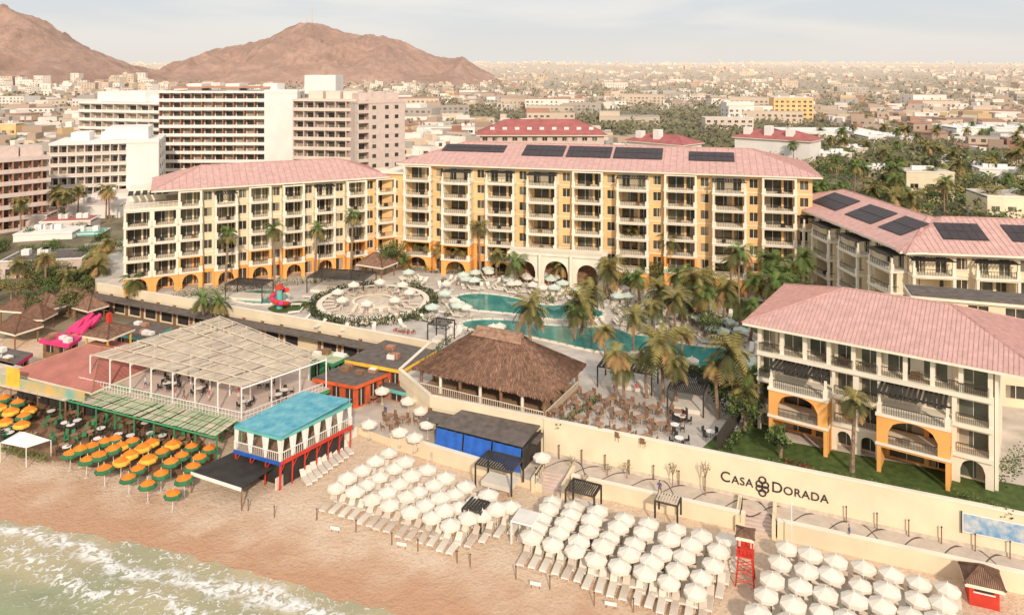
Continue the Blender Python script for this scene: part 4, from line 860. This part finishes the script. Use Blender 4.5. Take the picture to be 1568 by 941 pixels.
for a in[(345,358,447,1,.8),(420,350,440,1,.8),(482,350,432,1,.8),(537,330,426,1,.8),(735,345,422,0,.85),(797,338,418,1,.85),(965,355,432,0,.9),(1025,368,440,0,.95),(655,378,412,2,.8),(675,380,415,2,.9),(703,386,418,2,1),(640,370,408,0,.7),
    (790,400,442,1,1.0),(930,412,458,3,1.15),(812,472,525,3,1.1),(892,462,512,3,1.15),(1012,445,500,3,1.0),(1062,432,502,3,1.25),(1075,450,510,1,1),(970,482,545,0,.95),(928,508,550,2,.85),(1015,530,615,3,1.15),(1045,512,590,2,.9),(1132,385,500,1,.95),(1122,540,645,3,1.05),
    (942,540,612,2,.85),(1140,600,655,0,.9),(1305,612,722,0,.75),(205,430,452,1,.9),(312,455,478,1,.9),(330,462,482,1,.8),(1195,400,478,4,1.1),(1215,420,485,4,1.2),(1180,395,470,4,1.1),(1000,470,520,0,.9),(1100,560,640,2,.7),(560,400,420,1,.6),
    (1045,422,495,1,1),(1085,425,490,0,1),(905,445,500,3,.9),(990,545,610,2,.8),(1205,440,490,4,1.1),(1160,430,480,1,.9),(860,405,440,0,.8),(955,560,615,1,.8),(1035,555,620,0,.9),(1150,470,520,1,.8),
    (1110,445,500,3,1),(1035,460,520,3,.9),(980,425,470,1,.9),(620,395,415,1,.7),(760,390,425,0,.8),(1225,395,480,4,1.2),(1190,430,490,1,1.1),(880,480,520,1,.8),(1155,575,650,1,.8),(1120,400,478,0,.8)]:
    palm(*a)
for a in[(145,392,440,2,1.1),(165,375,430,2,1.2),(70,395,450,2,1.0),(25,405,450,0,.9),(150,408,450,3,1),(100,420,455,0,.8)]: palm(*a,z0=1.5)
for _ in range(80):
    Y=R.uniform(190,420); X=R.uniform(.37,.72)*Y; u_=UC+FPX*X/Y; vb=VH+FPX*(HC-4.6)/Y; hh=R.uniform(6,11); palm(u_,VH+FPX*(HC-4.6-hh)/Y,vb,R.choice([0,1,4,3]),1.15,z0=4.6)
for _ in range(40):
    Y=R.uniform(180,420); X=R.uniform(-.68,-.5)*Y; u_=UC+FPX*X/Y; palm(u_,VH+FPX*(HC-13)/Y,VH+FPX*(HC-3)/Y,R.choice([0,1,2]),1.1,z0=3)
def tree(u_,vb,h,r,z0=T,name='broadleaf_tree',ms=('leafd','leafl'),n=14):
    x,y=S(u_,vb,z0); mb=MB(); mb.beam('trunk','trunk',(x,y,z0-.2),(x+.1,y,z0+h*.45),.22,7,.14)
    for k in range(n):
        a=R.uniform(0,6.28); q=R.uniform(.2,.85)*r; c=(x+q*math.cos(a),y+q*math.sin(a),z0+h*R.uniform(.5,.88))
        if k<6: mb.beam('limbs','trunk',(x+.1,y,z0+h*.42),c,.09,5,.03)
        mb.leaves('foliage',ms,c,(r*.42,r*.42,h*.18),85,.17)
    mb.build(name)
for a in[(890,512,5.5,2.6),(1205,488,8,3),(1185,480,7,2.6),(1225,480,6,2.4),(590,420,6,2.6),(605,415,6,2.2),(1130,642,5,2),(1140,660,4,1.8),(955,425,5,2.2),(1000,440,5,2.2),(1195,700,3,1.4),(1380,430,6,2),(965,450,4,2),(1060,500,4,2.2),(1090,520,4,2),(1075,600,3.5,1.8),(1100,625,4,1.8),(760,415,4,1.8)]: tree(*a)
for k in range(30): tree(R.uniform(-20,165),R.uniform(425,490),R.uniform(3,5.5),R.uniform(2.2,3.6),z0=1.5,ms=R.choice([('leafb','leafl'),('leafd','leafb'),('leafd','leafl')]),name='scrub_tree',n=9)
for k in range(14): tree(R.uniform(0,190),R.uniform(345,420),R.uniform(4,6),R.uniform(2,3.5),z0=1.5)
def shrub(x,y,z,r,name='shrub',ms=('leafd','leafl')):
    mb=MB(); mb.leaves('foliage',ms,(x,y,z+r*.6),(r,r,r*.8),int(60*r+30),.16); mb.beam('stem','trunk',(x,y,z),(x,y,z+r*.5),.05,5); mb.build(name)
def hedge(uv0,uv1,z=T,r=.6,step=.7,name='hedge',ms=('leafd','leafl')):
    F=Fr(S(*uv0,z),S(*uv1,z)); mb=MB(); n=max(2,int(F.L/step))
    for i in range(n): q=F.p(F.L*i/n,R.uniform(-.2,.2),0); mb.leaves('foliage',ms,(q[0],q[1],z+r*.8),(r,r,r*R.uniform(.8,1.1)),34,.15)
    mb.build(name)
hedge((270,455),(560,425),r=.9); hedge((620,415),(810,425),r=.8); hedge((950,440),(1230,470),r=.9); hedge((1090,600),(1125,650),r=1.0); hedge((1000,560),(1090,590),r=.8); hedge((855,655),(920,610),r=.5); hedge((560,478),(700,500),r=.5)
hedge((1180,712),(1370,752),r=.45); hedge((1470,765),(1560,800),r=.7); hedge((1205,710),(1250,720),r=.35,ms=('flower','leafd'),name='flower_bed'); hedge((495,495),(530,498),r=.4,ms=('flower','leafl'),name='flower_bed'); hedge((605,508),(640,512),r=.4,ms=('flower','leafl'),name='flower_bed'); hedge((650,560),(690,520),r=.6); hedge((1115,690),(1160,640),r=.6); hedge((1530,745),(1568,700),r=1.1)
mb=MB()
for i in range(120): q=FW.p(19+i*.55,-.7+R.uniform(-.2,.2),0); mb.leaves('foliage',('leafd','leafl'),(q[0],q[1],T+.35),(.4,.4,.35),14,.13)
mb.build('hedge')
for k in range(44):
    while True:
        p=(R.uniform(-22,55),R.uniform(92,150))
        if inpoly(p,area) and free(p): break
    shrub(p[0],p[1],T,R.uniform(.5,1.3))
for u_,v_,h in((875,710,1.4),(960,722,1.6),(1030,735,2.4),(1080,748,3.4),(895,735,1.2),(930,718,1.0)):
    x,y=S(u_,v_+10,PR); mb=MB(); mb.beam('stem','trunk',(x,y,PR),(x,y,PR+h*.6),.05,5)
    for q in range(5): a=q*1.26; mb.beam('twigs','trunk',(x,y,PR+h*.5),(x+.4*math.cos(a),y+.4*math.sin(a),PR+h),.03,4)
    mb.leaves('foliage',('leafb','leafl'),(x,y,PR+h*.85),(.6,.6,.4),36,.1); mb.build('young_tree')
hedge((0,690),(75,708),z=.9,r=.6,ms=('leafl','leafl'))
# ---------------------------------------------------------------- people
def person_mesh(shirt,pants,stride=.18,arm=.2):
    J=[(0,0,.93),(0,0,1.15),(0,0,1.40),(0,0,1.50),(0,.02,1.62),(0,.01,1.74),
       (.10,0,.90),(.11,stride,.5),(.11,stride*.5,.08),(.11,stride*.5+.14,.03),(-.10,0,.90),(-.11,-stride*.3,.5),(-.11,-stride*1.3,.08),(-.11,-stride*1.3+.14,.03),
       (.18,0,1.40),(.24,-.04,1.12),(.25,arm,.90),(.26,arm+.08,.82),(-.18,0,1.40),(-.24,.02,1.12),(-.25,arm*.5,.88),(-.26,arm*.5+.05,.80)]
    E=[(0,1),(1,2),(2,3),(3,4),(4,5),(0,6),(6,7),(7,8),(8,9),(0,10),(10,11),(11,12),(12,13),(2,14),(14,15),(15,16),(16,17),(2,18),(18,19),(19,20),(20,21)]
    rad=[.13,.12,.14,.055,.095,.07,.09,.06,.04,.035,.09,.06,.04,.035,.065,.045,.03,.025,.065,.045,.03,.025]
    me=bpy.data.meshes.new('body'); me.from_pydata(J,E,[]); o=bpy.data.objects.new('tmp',me); sc.collection.objects.link(o)
    md=o.modifiers.new('s','SKIN'); 
    for i,v in enumerate(me.skin_vertices[0].data): v.radius=(rad[i],rad[i]*.85); v.use_root=(i==0)
    o.modifiers.new('ss','SUBSURF').levels=1
    dg=bpy.context.evaluated_depsgraph_get(); m2=bpy.data.meshes.new_from_object(o.evaluated_get(dg)); bpy.data.objects.remove(o)
    for k in(pants,shirt,'skin','dark'): m2.materials.append(M[k])
    for p in m2.polygons:
        z=p.center.z; x=abs(p.center.x); p.material_index=3 if (z>1.68 or (z>1.58 and p.center.y<-.03)) else 2 if (z>1.48 or z<.45 or (x>.21 and z<1.15)) else 1 if z>.95 else 0
        p.use_smooth=True
    return m2
PM=[person_mesh('cloth1','cloth2'),person_mesh('cloth3','cloth1',.05,.05),person_mesh('cloth2','wood',.22,-.1)]
def person(x,y,z): o=bpy.data.objects.new('person',PM[R.randrange(3)]); sc.collection.objects.link(o); o.location=(x,y,z); o.rotation_euler=(0,0,R.uniform(0,6.28))
for s_,t_ in((.55,.05),(.6,.06),(.3,.1),(.8,.3),(.45,.4),(.7,.15)): p=bil([A_,B_,C_,D_],s_,t_); person(p[0],p[1],4.22)
for u_,v_,z in((760,700,PR),(640,690,PR),(975,605,T),(1060,560,T),(700,440,T),(840,445,T),(610,455,T+.6),(940,600,T),(1300,830,PR),(1010,760,PR),(590,640,PR)): x,y=S(u_,v_,z); person(x,y,z)
for u_,v_ in((820,750),(560,780),(1230,900)): x,y=S(u_,v_,.8); person(x,y,gh(x,y))
# ---------------------------------------------------------------- light, sky, camera
w=bpy.data.worlds.new('World'); sc.world=w; w.use_nodes=True; nt=w.node_tree; N,L=nt.nodes,nt.links; bg=N['Background']
EL=30
sky=N.new('ShaderNodeTexSky'); sky.sky_type='NISHITA'; sky.sun_disc=False; sky.sun_elevation=math.radians(EL); sky.dust_density=3
sd=Vector((.16,-.985,0)).normalized()
sky.sun_rotation=math.atan2(sd.x,sd.y)
tc=N.new('ShaderNodeTexCoord'); mp=N.new('ShaderNodeMapping'); mp.inputs['Scale'].default_value=(1.2,1.2,8); L.new(tc.outputs['Generated'],mp.inputs[0])
cn=N.new('ShaderNodeTexNoise'); cn.inputs['Scale'].default_value=2.2; cn.inputs['Detail'].default_value=7; cn.inputs['Distortion'].default_value=.4; L.new(mp.outputs[0],cn.inputs['Vector'])
cc=mixc(N,L,mrng(N,L,cn.outputs['Fac'],.38,.62),(7.6,7.9,8.1),(9.2,8.9,8.5))
sx3=N.new('ShaderNodeSeparateXYZ'); L.new(tc.outputs['Generated'],sx3.inputs[0])
cc=mixc(N,L,mrng(N,L,sx3.outputs[2],.0,.08,.9,0),cc,(9.2,8.6,7.9))
L.new(mixc(N,L,.88,sky.outputs[0],cc),bg.inputs[0]); bg.inputs[1].default_value=.1
sl=bpy.data.lights.new('sun','SUN'); sl.energy=3.0; sl.angle=math.radians(3); sl.color=(1,.84,.68); so=bpy.data.objects.new('sun',sl); sc.collection.objects.link(so)
dv=Vector((sd.x*math.cos(math.radians(EL)),sd.y*math.cos(math.radians(EL)),math.sin(math.radians(EL)))); so.rotation_euler=dv.to_track_quat('Z','Y').to_euler()
cam=bpy.data.cameras.new('camera'); co=bpy.data.objects.new('camera',cam); sc.collection.objects.link(co); co.location=(0,0,HC); co.rotation_euler=(math.pi/2,0,0)
cam.sensor_width=36; cam.lens=FPX*36/1568; cam.shift_y=-365.5/1568; cam.clip_end=30000; cam.clip_start=1; sc.camera=co
sc.view_settings.view_transform='Standard'; sc.view_settings.look='None'; sc.view_settings.exposure=0
print('objects',len(bpy.data.objects))
